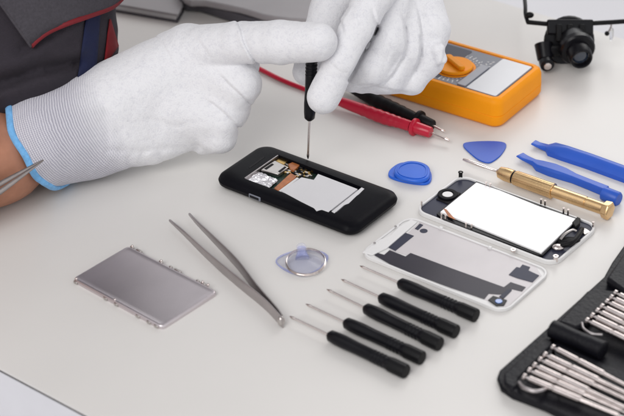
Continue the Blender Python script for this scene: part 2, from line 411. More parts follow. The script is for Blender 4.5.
# crumpled foil
bm = new(); fo = Q([(243.5, 179.9), (259, 170.4), (279, 176.6), (276.5, 181.8), (266, 189)])
NF = 14
a0, a1, a2, a3, a4 = fo
gv = []
for i in range(NF+1):
    row = []
    for j in range(NF+1):
        s, t = i/NF, j/NF
        lo_ = a0.lerp(a1, t); hi_ = a4.lerp(a3.lerp(a2, .6), t)
        p = lo_.lerp(hi_, s); e = min(s, t, 1-s, 1-t)
        row.append(bm.verts.new((p.x, p.y, .86+(random.uniform(-.05, .09) if e > 0 else -.1))))
    gv.append(row)
for i in range(NF):
    for j in range(NF): bm.faces.new((gv[i][j], gv[i+1][j], gv[i+1][j+1], gv[i][j+1]))
obj('foil_sticker', bm, M['foil'], ph, smooth=0)
obj('card_slot', prism(new(), Q([(261, 170), (274.8, 160.8), (288.5, 167.4), (278, 174.6)]), .66, .93), M['steel'], ph, bevel=.03)
obj('slot_window', prism(new(), Q([(264, 169), (272, 163.8), (274, 164.8), (266.5, 170)]), .93, .945), M['edge'], ph)
obj('slot_window', prism(new(), Q([(278, 171.8), (284.8, 166.8), (286.6, 167.7), (280, 172.7)]), .93, .945), M['edge'], ph)
obj('flex_ribbon', prism(new(), Q([(274, 187.6), (288.3, 174.4), (291, 172.4), (296.6, 175.6), (294, 178.4), (278.3, 190.2)]), .66, .86), M['flex'], ph, bevel=.03)
obj('flex_ribbon', prism(new(), Q([(288, 163.6), (296, 160.2), (302.5, 161.7), (294, 170), (290.5, 169)]), .66, .88), M['flex'], ph, bevel=.03)
obj('flex_ribbon', prism(new(), Q([(275, 160.2), (283, 154.2), (291, 157), (284, 163.5)]), .66, .84), M['gold'], ph, bevel=.03)
obj('connector_strip', prism(new(), Q([(278.7, 190.5), (297, 177.1), (299, 178), (281, 191.6)]), .7, .88), M['white'], ph)
bm = new()
for (x, y) in ((303, 175), (306, 172.5), (309.5, 174), (312.5, 170.6), (306, 169.6)):
    p = at(x, y, .8); box(bm, (p.x, p.y, .74), Vector((*ux, 0)), Vector((*uy, 0)), Z3, .22, .12, .14)
obj('gold_contacts', bm, M['gold'], ph)
rng = random.Random(7)
bm = new(); bm2 = new(); bm3 = new()
for k in range(150):
    x = rng.uniform(280, 312); y = rng.uniform(158, 176)
    p = at(x, y, .8)
    if not (161+(x-283)*.36 < y < 172+(x-283)*.5): continue
    b_ = (bm, bm2, bm3)[k % 3]
    box(b_, (p.x, p.y, .72), Vector((*ux, 0)), Vector((*uy, 0)), Z3, rng.uniform(.08, .3), rng.uniform(.06, .2), rng.uniform(.1, .22))
obj('chips', bm, M['edge'], ph); obj('shield_cans', bm2, M['gold'], ph); obj('solder_pads', bm3, M['steel'], ph)
# slots along the long edges of the bay
bm = new()
for pts in ([(321, 171), (336, 176.6), (335.6, 177.4), (320.6, 171.8)], [(344, 180.4), (360, 186.4), (359.6, 187.1), (343.6, 181.1)]):
    prism(bm, Q(pts), .9, .97)
obj('bay_trim', bm, M['meterbezel'], ph)
# side port: on the long side facing the camera
bm = new(); sp_ = c - uy*(W/2+.0) - ux*(L/2-3.9)
box(bm, (sp_.x, sp_.y, .55), Vector((*ux, 0)), Vector((*uy, 0)), Z3, 1.05, .12, .34)
port = obj('charging_port', bm, M['meterface'], ph, bevel=.08)
bm = new(); sq = sp_-uy*.055
box(bm, (sq.x, sq.y, .55), Vector((*ux, 0)), Vector((*uy, 0)), Z3, .8, .05, .18); obj('port_opening', bm, M['edge'], port)
# long slit (earpiece) at the left end
obj('slit', prism(new(), Q([(248.5, 167.5), (263.5, 156.5), (265, 157.2), (250, 168.3)], PH), PH-.001, PH+.012), M['edge'], ph)

# ------------------------------------------------------------------ the two opened phone panels
def panel_frame(cs, z):
    v = [Vector(at(x, y, z).xy) for x, y in cs]; return frame4(*v)
fr = [(412.2, 212.5), (462.8, 175.6), (598.2, 226.6), (554.8, 266.9)]
c, ux, uy, L, W = panel_frame(fr, .15); L, W = 11.5, 5.9
fp = thing('front_panel', 'white-edged phone front panel with a bright white backlight sheet', 'phone panel', (c.x, c.y, 0), 'opened phone halves')
u3, v3 = Vector((*ux, 0)), Vector((*uy, 0))
obj('bezel', ringprism(new(), rrect(c, ux, uy, L, W, .95), rrect(c, ux, uy, L-.34, W-.34, .8), 0, .34), M['white'], fp, bevel=.05)
obj('glass_panel', prism(new(), rrect(c, ux, uy, L-.3, W-.3, .8), .02, .2), M['navy'], fp)
sh = obj('backlight_sheet', prism(new(), px([(440.3, 212), (476.5, 182.5), (500, 190.6), (538.6, 206.2), (577, 219.3), (541.3, 253)], .5), .26, .52), M['whitepart'], fp, bevel=.02)
obj('sheet_frame', prism(new(), px([(436.6, 213.6), (476.4, 181.2), (508, 192.7), (578.5, 218.6), (573.5, 224.5), (542.7, 255.2), (538, 254.8), (443.5, 219.4)], .4), .2, .40), M['blackgloss'], fp, bevel=.02)
obj('gold_corner', prism(new(), px([(443.5, 208.5), (446.5, 209.5), (455.5, 219.8), (448.5, 216.8)], .53), .525, .54), M['flex'], fp)
# home button surround
pc = at(447.6, 195.3, .3)
bm = new(); prism(bm, px([(436, 199.6), (448.3, 189.3), (461, 193.8), (448.5, 204.8)], .22), .2, .3); obj('button_bracket', bm, M['edge'], fp, bevel=.04)
def disc(bm, c, r0, r1, z0, z1, seg=28):
    pts = [(c[0]+r0*math.cos(2*math.pi*k/seg), c[1]+r0*math.sin(2*math.pi*k/seg)) for k in range(seg)]
    if r1 > 0:
        q = [(c[0]+r1*math.cos(2*math.pi*k/seg), c[1]+r1*math.sin(2*math.pi*k/seg)) for k in range(seg)]
        return ringprism(bm, pts, q, z0, z1)
    return prism(bm, pts, z0, z1)
obj('button_ring', disc(new(), pc, .72, .40, .28, .44), M['black'], fp, bevel=.05)
obj('home_button', disc(new(), pc, .40, 0, .28, .40), M['white'], fp, bevel=.05)
# speaker mesh, flex and screws at the far right end
bm = new(); ball(bm, at(569, 241, .3), 1, 20, (.8, .45, .18)); obj('flex_bundle', bm, M['blackrub'], fp)
bm = new(); tube(bm, smooth_open([at(560.5, 240, .42), at(565, 234.4, .62), at(572, 230.4, .62), at(576, 231.5, .5)]), .11); obj('flex_cable', bm, M['steel'], fp)
bm = new(); tube(bm, smooth_open([at(561, 246, .42), at(571, 243, .66), at(578, 236, .62), at(582, 229, .4)]), .17); obj('flex_cable', bm, M['blackrub'], fp)
obj('connector', prism(new(), px([(572, 223), (577, 217.5), (580.5, 219), (580, 224), (575.5, 228)], .5), .3, .58), M['blackrub'], fp, bevel=.05)
bm = new(); ball(bm, at(558, 247.4, .33), .42, 16, (1, .8, .5)); obj('vibration_motor', bm, M['chrome'], fp)
obj('metal_tab', prism(new(), px([(581, 227), (587, 229), (590.5, 231.5), (585, 234.5), (580.5, 231)], .3), .2, .3), M['steel'], fp, bevel=.03)
def post(parent, x, y, zb_, h_=.55, w=.16, mt=None):
    p = at(x, y, zb_)
    bm = new(); box(bm, (p.x, p.y, zb_+h_/2), u3, v3, Z3, w, .07, h_)
    cc = Vector((p.x, p.y, zb_+h_))
    disc(bm, cc, w*.62, w*.3, zb_+h_, zb_+h_+.06, 12)
    return obj('metal_tab', bm, mt or M['chrome'], parent, bevel=.015)
for x, y in ((441.5, 219), (445.5, 220.5), (466, 228.5), (471.5, 229.8), (486, 187.5), (490, 188.8), (541, 204.5), (545, 206), (563.5, 213.5), (568, 215), (593, 227.5)): post(fp, x, y, .3, .4, .13)
post(fp, 460.5, 178.5, .2, .5, .3, M['blackrub']); post(fp, 421.5, 207.5, .2, .45, .1); post(fp, 555.5, 261.5, .2, .4, .3)
post(fp, 513, 252.5, .25, .2, .3)

bk = [(356.8, 254.7), (411.7, 216.8), (548.8, 271.6), (506.8, 313.6)]
c, ux, uy, L, W = panel_frame(bk, .15); L, W = 11.6, 5.85
u3, v3 = Vector((*ux, 0)), Vector((*uy, 0))
bp_ = thing('back_panel', 'white phone back cover lying inside up with dark film strips and camera hole', 'phone panel', (c.x, c.y, 0), 'opened phone halves')
outer = rrect(c, ux, uy, L, W, .95)
obj('shell', prism(new(), outer, 0, .16), M['white'], bp_, bevel=.04)
obj('rim', ringprism(new(), outer, rrect(c, ux, uy, L-.3, W-.3, .8), .16, .26), M['white'], bp_, bevel=.03)
obj('inner_film', prism(new(), px([(420, 221.6), (535.8, 266.4), (541.5, 275.5), (508, 306.8), (500, 306.5), (484, 299), (484, 290), (410, 256), (389.5, 250)], .19), .16, .185), M['innerlight'], bp_)
obj('dark_film', prism(new(), px([(374.4, 255), (377.7, 252.8), (384.2, 254.8), (389.5, 250.1), (405.5, 256.4), (410.6, 252.9), (450, 267.7), (503.9, 287.1), (510.6, 282), (525.8, 287.1), (522, 291.4), (512, 289), (508, 293.5), (499, 294.4), (488.7, 293.6), (484.5, 299), (450, 287.3), (414, 274), (390, 264)], .21), .185, .21), M['darkfilm'], bp_)
obj('film_patch', prism(new(), px([(405.5, 232.8), (413.9, 235.8), (395.4, 250.8), (388.7, 247.4)], .21), .185, .215), M['navy'], bp_)
obj('film_patch', prism(new(), px([(419.8, 223.5), (423.2, 224.9), (418.1, 229.9), (414.8, 228.6)], .21), .185, .215), M['navy'], bp_)
obj('film_patch', prism(new(), px([(522.4, 264.4), (530, 266.9), (528.3, 270.3), (539.2, 275.3), (532.5, 282), (517.3, 277.8), (508.9, 274.5), (516.5, 266.9), (519.9, 267.7)], .23), .185, .23), M['navy'], bp_)
obj('screw_hole', disc(new(), at(423.7, 230.8, .2), .27, 0, .185, .2), M['navy'], bp_)
obj('camera_window', prism(new(), px([(487.8, 300), (493, 295.6), (507.2, 300), (504, 305.5), (496.5, 306)], .24), .185, .25), M['blackgloss'], bp_, bevel=.03)
obj('camera_window', prism(new(), px([(499, 296.4), (508, 288.8), (512, 290), (503.5, 298.4)], .24), .185, .235), M['navy'], bp_, bevel=.02)
obj('camera_lens', disc(new(), at(498.8, 301.4, .26), .24, .0, .25, .30), M['bluelens'], bp_, bevel=.03)
for x, y in ((376, 243.6), (397, 227), (490, 248.2), (441, 228.5)):
    p = at(x, y, .2); bm = new(); box(bm, (p.x, p.y, .24), u3, v3, Z3, .28, .22, .2); obj('clip', bm, M['white'], bp_, bevel=.05)
for x, y in ((374.6, 242.6), (395.6, 226)):
    obj('clip_screw', disc(new(), at(x, y, .36), .09, 0, .34, .365, 12), M['steel_dull'], bp_)
obj('end_lip', prism(new(), px([(362, 252), (379, 239.6), (390, 235), (398.5, 226.5), (411, 219), (417.6, 221.4), (386.5, 248), (372.5, 254.6)], .28), .16, .285), M['white'], bp_, bevel=.05)

# ------------------------------------------------------------------ metal plate
pl = [(69.4, 280.3), (129.5, 247.4), (219.5, 293.8), (162.9, 331.1)]
c, ux, uy, L, W = panel_frame(pl, .1); u3, v3 = Vector((*ux, 0)), Vector((*uy, 0))
L *= .975; W *= .975
mp = thing('metal_plate', 'satin grey-mauve metal battery plate with tiny tabs along its edges', 'metal plate', (c.x, c.y, 0))
bm = new(); rings = []
for z, off, r in ((.0, -.02, .32), (.22, 0, .34), (.3, -.05, .32), (.32, -.12, .28), (.30, -.2, .25), (.30, -.5, .2)):
    rings.append([bm.verts.new((p.x, p.y, z)) for p in rrect(c, ux, uy, L+2*off, W+2*off, r, 6)])
n = len(rings[0])
for i in range(len(rings)-1):
    for k in range(n): bm.faces.new((rings[i][k], rings[i][(k+1) % n], rings[i+1][(k+1) % n], rings[i+1][k]))
bm.faces.new(rings[0][::-1]); bm.faces.new(rings[-1])
obj('sheet', bm, M['plate'], mp, smooth=50)
for t, s, w in ((-.46, 1, .3), (-.38, 1, .5), (-.13, 1, .3), (-.02, 1, .24), (.06, 1, .6), (.28, 1, .24), (.34, 1, .4)):
    p = c+ux*(L*t)+uy*(W/2*s+.03)
    bm = new(); box(bm, (p.x, p.y, .2), u3, v3, Z3, w, .16, .3); obj('edge_tab', bm, M['steel'], mp, bevel=.04)
for t in (-.46, -.13, .33, .39):
    p = c+ux*(L*t)+uy*(W/2+.06); bm = new(); ball(bm, (p.x, p.y, .36), .1, 10); obj('rivet', bm, M['chrome'], mp)
for t in (-.46, -.12, -.0, .24, .36, .44):
    p = c+ux*(L*t)-uy*(W/2+.02); bm = new(); box(bm, (p.x, p.y, .14), u3, v3, Z3, .34, .1, .2); obj('edge_tab', bm, M['steel'], mp, bevel=.04)
for t in (-.47, -.03):
    p = c+ux*(L*t)-uy*(W/2-.16); bm = new(); ball(bm, (p.x, p.y, .3), .09, 10); obj('rivet', bm, M['chrome'], mp)

# ------------------------------------------------------------------ tweezers
def strip(pts, hs, th, mt, name, parent, zc=.42):
    """a bent blade standing on its edge: pts 2-D path, hs heights"""
    P = smooth_open([(*p, h) for p, h in zip(pts, hs)], 6); n = len(P)
    bm = new(); rings = []
    for i in range(n):
        t = (P[min(i+1, n-1)]-P[max(i-1, 0)]); t.z = 0; t.normalize(); s = Vector((-t.y, t.x, 0)); h_ = P[i].z
        o_ = Vector((P[i].x, P[i].y, zc)); q = []
        for a, b in ((-1, -.8), (-1, .8), (-.5, 1), (.5, 1), (1, .8), (1, -.8), (.5, -1), (-.5, -1)):
            q.append(bm.verts.new(o_+s*(th/2*a)+Z3*(h_/2*b)))
        rings.append(q)
    for i in range(n-1):
        for k in range(8): bm.faces.new((rings[i][k], rings[i][(k+1) % 8], rings[i+1][(k+1) % 8], rings[i+1][k]))
    bm.faces.new(rings[0][::-1]); bm.faces.new(rings[-1])
    return obj(name, bm, mt, parent, smooth=50)
cv = lambda x, y: (160+x/3.2, 205+y/3.2)
z_ = .42
tw = thing('tweezers', 'long steel tweezers lying open beside the metal plate', 'tweezers', at(243, 270), 'pairs of tweezers')
strip([at(*cv(x, y), z_).xy for x, y in ((393, 378), (375, 358), (330, 312), (240, 238), (150, 160), (75, 88), (31, 49))], [.78, .84, .84, .84, .66, .4, .16], .13, M['steel_dull'], 'arm', tw)
strip([at(*cv(x, y), z_).xy for x, y in ((391, 366), (372, 340), (312, 272), (247, 188), (172, 110), (122, 60), (94, 29))], [.72, .8, .84, .84, .62, .38, .18], .13, M['steel_dull'], 'arm', tw)
bm = new(); p = at(*cv(388, 372), z_); ball(bm, (p.x, p.y, z_), .34, 12, (.75, .7, 1.1)); obj('welded_end', bm, M['steel'], tw)

# ------------------------------------------------------------------ five black screwdrivers and the one in the hand
def flute(x, a): return 1-.05*max(0, math.cos(6*a))**2 if .8 < x < 4.6 else 1
def driver(label, group):
    t = thing('screwdriver', label, 'screwdriver', (0, 0, 0), group)
    prof = [(0, .10), (.0, .30), (.1, .38), (.55, .42), (1.2, .44), (2.2, .41), (3.4, .41)]
    for g_ in range(4): x0 = 3.55+g_*.27; prof += [(x0, .43), (x0+.05, .385), (x0+.12, .385), (x0+.17, .43)]
    prof += [(4.75, .45), (5.9, .46), (6.0, .43), (6.02, .2)]
    obj('handle', lathe(new(), prof, 36, flute), M['blackgloss'], t, world=False, smooth=35)
    obj('end_cap', lathe(new(), [(4.82, .455), (4.86, .475), (5.93, .475), (6.05, .44), (6.07, .1)], 12), M['blackrub'], t, world=False, smooth=25, bevel=.02)
    sh_ = obj('shaft', lathe(new(), [(.1, .085), (-2.75, .085), (-2.8, .085), (-2.95, .11), (-3.1, .1), (-3.32, .02)], 14), M['chrome'], t, world=False)
    obj('ferrule', lathe(new(), [(-.12, .1), (-.1, .2), (.06, .22)], 16), M['blackrub'], t, world=False)
    return t
seg5 = [((165, 265), (375, 365)), ((210, 230), (420, 328)), ((265, 190), (470, 290)), ((307, 160), (515, 255)), ((360, 120), (570, 210))]
lab5 = ['black-handled screwdriver nearest the camera, its tip close to the tweezers end', 'black-handled screwdriver, second from the near end of the row of five',
        'black-handled screwdriver in the middle of the row of five', 'black-handled screwdriver, second from the far end of the row of five',
        'black-handled screwdriver at the row end beside the white phone back cover']
proto = None
for (a, b), lb in zip(seg5, lab5):
    r_ = driver(lb, 'black screwdrivers laid in a row') if proto is None else copy_tree(proto)
    if proto is None: proto = r_
    tag(r_, lb)
    p0, p1 = at(270+a[0]/2.773, 240+a[1]/2.773, .45), at(270+b[0]/2.773, 240+b[1]/2.773, .45)
    p0.z = .47; p1.z = .47
    orient(r_, p0, p1, random.uniform(0, 1))
held = copy_tree(proto); tag(held, 'black screwdriver held upright by the gloved fingers, tip in the open phone', 'screwdriver')
del held['group']
tipw = at(308, 159.5, .9)
topw = tipw + Vector((.55, .25, 9.1))
d_ = (topw-tipw).normalized()
orient(held, tipw+d_*3.35, topw, .3)

# ------------------------------------------------------------------ brass screwdriver
br = thing('brass_screwdriver', 'brass precision screwdriver with a knurled grip and hexagonal end cap', 'screwdriver')
p0, p1 = at(497, 172.4, .55), at(608, 211.2, .6)
BL = (p1-p0).length; k_ = BL/10.6
kn = lambda x, a: 1+.018*math.cos(24*a)
obj('nose_cone', lathe(new(), [(0, .14), (.1, .22), (.25, .42), (.75, .5), (1.55*k_, .5), (1.62*k_, .42), (1.75*k_, .42), (1.8*k_, .2)], 32), M['brass'], br, world=False, smooth=30)
obj('grip', lathe(new(), [(1.75*k_, .3), (1.77*k_, .5), (1.9*k_, .53), (5.2*k_, .55), (5.45*k_, .57), (5.5*k_, .5), (5.52*k_, .3)], 96, kn), M['brass'], br, world=False, smooth=40)
obj('rear_sleeve', lathe(new(), [(5.5*k_, .3), (5.51*k_, .44), (8.55*k_, .44), (8.58*k_, .40), (8.66*k_, .40), (8.7*k_, .44), (10.2*k_, .43), (10.25*k_, .3)], 32), M['brass'], br, world=False, smooth=30)
obj('hex_cap', lathe(new(), [(10.1*k_, .4), (10.2*k_, .62), (10.75*k_, .68), (10.85*k_, .62), (10.9*k_, .3)], 6), M['brass'], br, world=False, smooth=20, bevel=.04)
obj('groove_ring', lathe(new(), [(1.60*k_, .455), (1.72*k_, .455)], 32), M['edge'], br, world=False)
obj('blade', lathe(new(), [(.1, .1), (-1.0, .1), (-1.05, .14), (-2.55, .14), (-2.9, .1), (-2.92, .03)], 14), M['chrome'], br, world=False)
p0.z = .64; p1.z = .66; orient(br, p0, p1)

# ------------------------------------------------------------------ blue plastic tools
t1 = thing('opening_pick', 'blue plastic triangular opening pick lying flat between the multimeter and brass screwdriver', 'opening pick', at(484, 152), 'blue plastic picks')
obj('blade', prism(new(), smooth_closed(px([(463.3, 146), (466, 142.6), (484, 141.2), (502, 142), (506.3, 146), (501, 155), (493, 161.4), (487, 162.8), (478, 159.6), (468, 151.5)], .08), 4), 0, .12), M['blue'], t1, bevel=.04)
t2 = thing('opening_pick', 'blue triangular pick underneath the round blue disc', 'opening pick', at(408, 175), 'blue plastic picks')
obj('blade', prism(new(), smooth_closed(px([(388.2, 174.5), (391, 169.4), (400, 163.8), (412, 163.5), (425, 167.5), (431, 173), (431.2, 180.5), (426.5, 184.2), (416, 184), (402, 181.6), (391, 178)], .1), 4), 0, .2), M['bluedisc'], t2, bevel=.05)
t3 = thing('blue_disc', 'round blue plastic disc with raised rim resting on a blue pick', 'plastic disc', at(411, 170, .2))
oo = smooth_closed(px([(394, 170.5), (397, 164.8), (408, 160.6), (420, 161.4), (428.5, 165.6), (430.3, 172), (427.5, 178), (419, 180.3), (408, 179.2), (398, 176)], .5), 4)
cc_ = sum(oo, Vector((0, 0)))/len(oo)
obj('base', prism(new(), oo, .2, .5), M['bluedisc'], t3, bevel=.1)
i_a = [cc_+(p-cc_)*.84 for p in oo]; i_b = [cc_+(p-cc_)*.74 for p in oo]
obj('raised_rim', ringprism(new(), i_a, i_b, .5, .55), M['bluedisc'], t3, bevel=.02)

def ribbon(bm, sections):
    """loft of box-like sections: (centre, half-width vector, height, ridge)"""
    rings = []
    for cpt, wv, h_, rd in sections:
        q = [cpt-wv, cpt-wv+Z3*h_*.7, cpt-wv*.75+Z3*h_, cpt-wv*.25+Z3*(h_+rd), cpt+wv*.25+Z3*(h_+rd), cpt+wv*.75+Z3*h_, cpt+wv+Z3*h_*.7, cpt+wv]
        rings.append([bm.verts.new(p) for p in q])
    for i in range(len(rings)-1):
        for k in range(8): bm.faces.new((rings[i][k], rings[i][(k+1) % 8], rings[i+1][(k+1) % 8], rings[i+1][k]))
    bm.faces.new(rings[0][::-1]); bm.faces.new(rings[-1]); return bm
def pry(name, label, pts, dark=None):
    """pts: (px, py, halfwidth cm, height, ridge, lift)"""
    P = [at(x, y, 0) for x, y, *_ in pts]
    t = thing(name, label, 'pry tool', P[len(P)//2], 'blue plastic pry tools')
    secs = []
    for i, (x, y, w, h_, rd, z0) in enumerate(pts):
        d = (P[min(i+1, len(P)-1)]-P[max(i-1, 0)]).normalized(); s = Vector((-d.y, d.x, 0))
        secs.append((P[i]+Z3*z0, s*w, h_, rd))
    return t, secs
t4, s4 = pry('pry_tool', 'blue pry tool with chisel tip and round knob end, next to the brass screwdriver',
    [(519.5, 159, .38, .08, 0, .35), (524, 161.4, .36, .14, 0, .28), (534, 165.5, .26, .35, 0, .1), (540, 168.5, .5, .5, 0, 0), (552, 173, .56, .6, 0, 0), (563, 177, .5, .6, 0, 0), (574, 181.6, .34, .55, 0, .02), (590, 188, .34, .55, 0, .02), (606, 194.5, .36, .58, 0, .01)])
obj('shank', ribbon(new(), s4), M['blue'], t4, bevel=.05)
bm = new(); e0, e1 = at(603, 193, .45), at(619, 199.5, .45); tube(bm, [e0, e0.lerp(e1, .05), e0.lerp(e1, .92), e1], [.4, .5, .52, .44], 20); obj('end_knob', bm, M['blue'], t4)
t5, s5 = pry('pry_tool', 'ridged blue pry tool farther from the brass screwdriver, cut by the right edge',
    [(533, 146, .36, .08, 0, .3), (538, 147.6, .34, .14, 0, .2), (547, 150.4, .3, .36, .0, .05), (552, 151.5, .75, .5, .1, 0), (566, 156, .82, .5, .28, 0), (590, 164, .8, .5, .28, 0), (620, 175, .8, .5, .28, 0), (655, 188, .75, .5, .25, 0), (664, 190, .4, .3, .1, 0)])
obj('shank', ribbon(new(), s5), M['blue'], t5, bevel=.05)

# ------------------------------------------------------------------ suction cup and ring
sc = at(301, 262)
t6 = thing('suction_cup', 'small clear bluish suction cup with a ball knob on a triangular base', 'suction cup', sc)
obj('base_tab', prism(new(), smooth_closed(px([(275.5, 262), (281, 255.5), (296, 250.5), (309, 249.5), (321, 251.5), (328, 256), (326.5, 262), (318, 270.5), (306, 275.6), (296, 274.8), (284, 270)], .05), 4), 0, .09), M['cup'], t6, bevel=.02)
obj('base_edge', ringprism(new(), smooth_closed(px([(275.5, 262), (281, 255.5), (296, 250.5), (309, 249.5), (321, 251.5), (328, 256), (326.5, 262), (318, 270.5), (306, 275.6), (296, 274.8), (284, 270)], .1), 4),
    smooth_closed(px([(277, 262), (282, 256.6), (296, 251.6), (309, 250.6), (320, 252.5), (326, 256.5), (325, 261.6), (317, 269.6), (305.5, 274.3), (296, 273.5), (285, 269)], .1), 4), .09, .13), M['cupedge'], t6)
bm = new(); cup = at(304, 263.5, .2)
rings = []
for r_, z__ in ((1.25, .1), (1.2, .18), (.95, .26), (.6, .36), (.35, .5)):
    rings.append([bm.verts.new((cup.x+r_*math.cos(2*math.pi*k/32), cup.y+r_*math.sin(2*math.pi*k/32), z__)) for k in range(32)])
for i in range(4):
    for k in range(32): bm.faces.new((rings[i][k], rings[i][(k+1) % 32], rings[i+1][(k+1) % 32], rings[i+1][k]))
bm.faces.new(rings[0][::-1]); bm.faces.new(rings[-1]); obj('cup', bm, M['cup'], t6)
kb = at(301.5, 247.5, .75)
bm = new(); ball(bm, kb, .34, 18, (1.1, 1.1, .9)); obj('ball_knob', bm, M['cup'], t6)
bm = new(); tube(bm, [Vector((cup.x-.1, cup.y+.6, .2)), Vector((kb.x, kb.y, .5)), Vector((kb.x, kb.y, .7))], [.5, .3, .3], 16); obj('neck', bm, M['cupedge'], t6)
t7 = thing('wire_ring', 'thin shiny wire key ring looped over the clear suction cup', 'ring', sc)
bm = new()
for rr_, dz in ((1.32, .0), (1.30, .09)):
    pts = []
    for k in range(40):
        a = 2*math.pi*k/40; pts.append(Vector((cup.x+.12+rr_*math.cos(a), cup.y-.05+rr_*1.0*math.sin(a), .32+.16*math.sin(a)+dz)))
    n = len(pts); rg = []
    for i in range(n):
        t = (pts[(i+1) % n]-pts[i-1]).normalized(); nn = Vector((0, 0, 1)); nn = (nn-t*nn.dot(t)).normalized(); bb = t.cross(nn)
        rg.append([bm.verts.new(pts[i]+(nn*math.cos(2*math.pi*k/8)+bb*math.sin(2*math.pi*k/8))*.055) for k in range(8)])
    for i in range(n):
        for k in range(8): bm.faces.new((rg[i][k], rg[i][(k+1) % 8], rg[(i+1) % n][(k+1) % 8], rg[(i+1) % n][k]))
obj('wire', bm, M['chrome'], t7)

# ------------------------------------------------------------------ multimeter
mA = Vector(at(500, 130.5, 0).xy); mB = Vector(at(543, 93, 0).xy)       # lower corners of the near short side
my = (mB-mA).normalized(); dirl = (Vector(at(450, 42, 2.4).xy)-Vector(at(540, 69, 2.4).xy)).normalized()
mx = Vector((-my.y, my.x)); mx = (mx if mx.dot(dirl) > 0 else -mx); mx = (mx+dirl*1.0).normalized(); my = Vector((mx.y, -mx.x)); my = my if my.dot(mB-mA) > 0 else -my
mw = (mB-mA).length*1.03; ml = 12.6; MH = 3.0
mc = (mA+mB)/2+mx*ml/2
mm_ = thing('multimeter', 'orange digital multimeter with grey face, round dial and pale screen', 'multimeter', (mc.x, mc.y, 0))
bm = new(); rings = []
for z, off, r in ((0, -.3, .6), (.15, -.1, .75), (.35, 0, .8), (.98, .0, .8), (1.02, -.04, .8), (1.06, 0, .8), (1.95, -.03, .8), (2.25, -.12, .75), (2.4, -.3, .6), (2.42, -.58, .4), (2.3, -.6, .4)):
    rings.append([bm.verts.new((p.x, p.y, z)) for p in rrect(mc, mx, my, ml+2*off, mw+2*off, r, 6)])
n = len(rings[0])
for i in range(len(rings)-1):
    for k in range(n): bm.faces.new((rings[i][k], rings[i][(k+1) % n], rings[i+1][(k+1) % n], rings[i+1][k]))
bm.faces.new(rings[0][::-1]); bm.faces.new(rings[-1]); obj('shell', bm, M['orange'], mm_, smooth=35)
def ml_(u, v): return mc+mx*u+my*v        # u from the screen end backwards
fz = 2.36
obj('face', prism(new(), rrect(mc, mx, my, ml-1.4, mw-1.4, .25), 2.25, fz), M['meterface'], mm_, bevel=.03)
lc = ml_(-ml/2+.72+1.35, 0)
obj('screen', prism(new(), rrect(lc, mx, my, 2.6, mw-1.5, .15), fz, fz+.05), M['lcd'], mm_, bevel=.03)
bc = ml_(-ml/2+3.85, -.9)
obj('screen_bezel', prism(new(), rrect(bc, mx, my, .75, mw-3.4, .1), fz, fz+.12), M['meterbezel'], mm_, bevel=.04)
dw = at(455, 65, 2.6); dc = Vector(dw.xy)
dl = obj('dial', disc(new(), dc, 1.42, 0, fz, fz+.3, 48), M['orange'], mm_, bevel=.1)
kd = (Vector(at(466, 76, 2.9).xy)-Vector(at(443, 57, 2.9).xy)).normalized(); kn_ = Vector((-kd.y, kd.x))
obj('dial_knob', prism(new(), rrect(dc, kd, kn_, 2.5, .55, .25), fz+.3, fz+.65), M['orange'], dl, bevel=.1)
obj('dial_ring', disc(new(), dc, 1.62, 1.44, fz, fz+.03, 48), M['orange'], mm_)
bm = new(); rng = random.Random(3)
for k in range(36):
    a = 2*math.pi*k/36
    for rr_, w_, h_ in ((1.78, .09, .09), (2.08, .3, .1), (2.3, .22, .08)):
        if rr_ > 2 and rng.random() < .22: continue
        p = dc+Vector((math.cos(a), math.sin(a)))*rr_; q = p-mc
        if abs(q.dot(my)) > mw/2-.85 or q.dot(mx) < -ml/2+3.5: continue
        if q.dot(mx) < -ml/2+4.4 and q.dot(my) < .8: continue
        box(bm, (p.x, p.y, fz+.006), Vector((*my, 0)), Vector((*mx, 0)), Z3, w_*rng.uniform(.6, 1), h_, .008)
for k in range(9):
    p = ml_(rng.uniform(-ml/2+3.6, -ml/2+4.2), 1.0+k*.12)
    box(bm, (p.x, p.y, fz+.006), Vector((*my, 0)), Vector((*mx, 0)), Z3, .08, .16, .008)
obj('face_markings', bm, M['paper'], mm_, smooth=0)
obj('face_panel', prism(new(), rrect(ml_(2.3, 0), mx, my, 5.2, mw-1.9, .2), fz, fz+.02), M['navy'], mm_)
for v_ in (-1.6, 0, 1.6): obj('socket', disc(new(), ml_(4.2, v_), .45, .25, fz+.02, fz+.12), M['blackrub'], mm_)

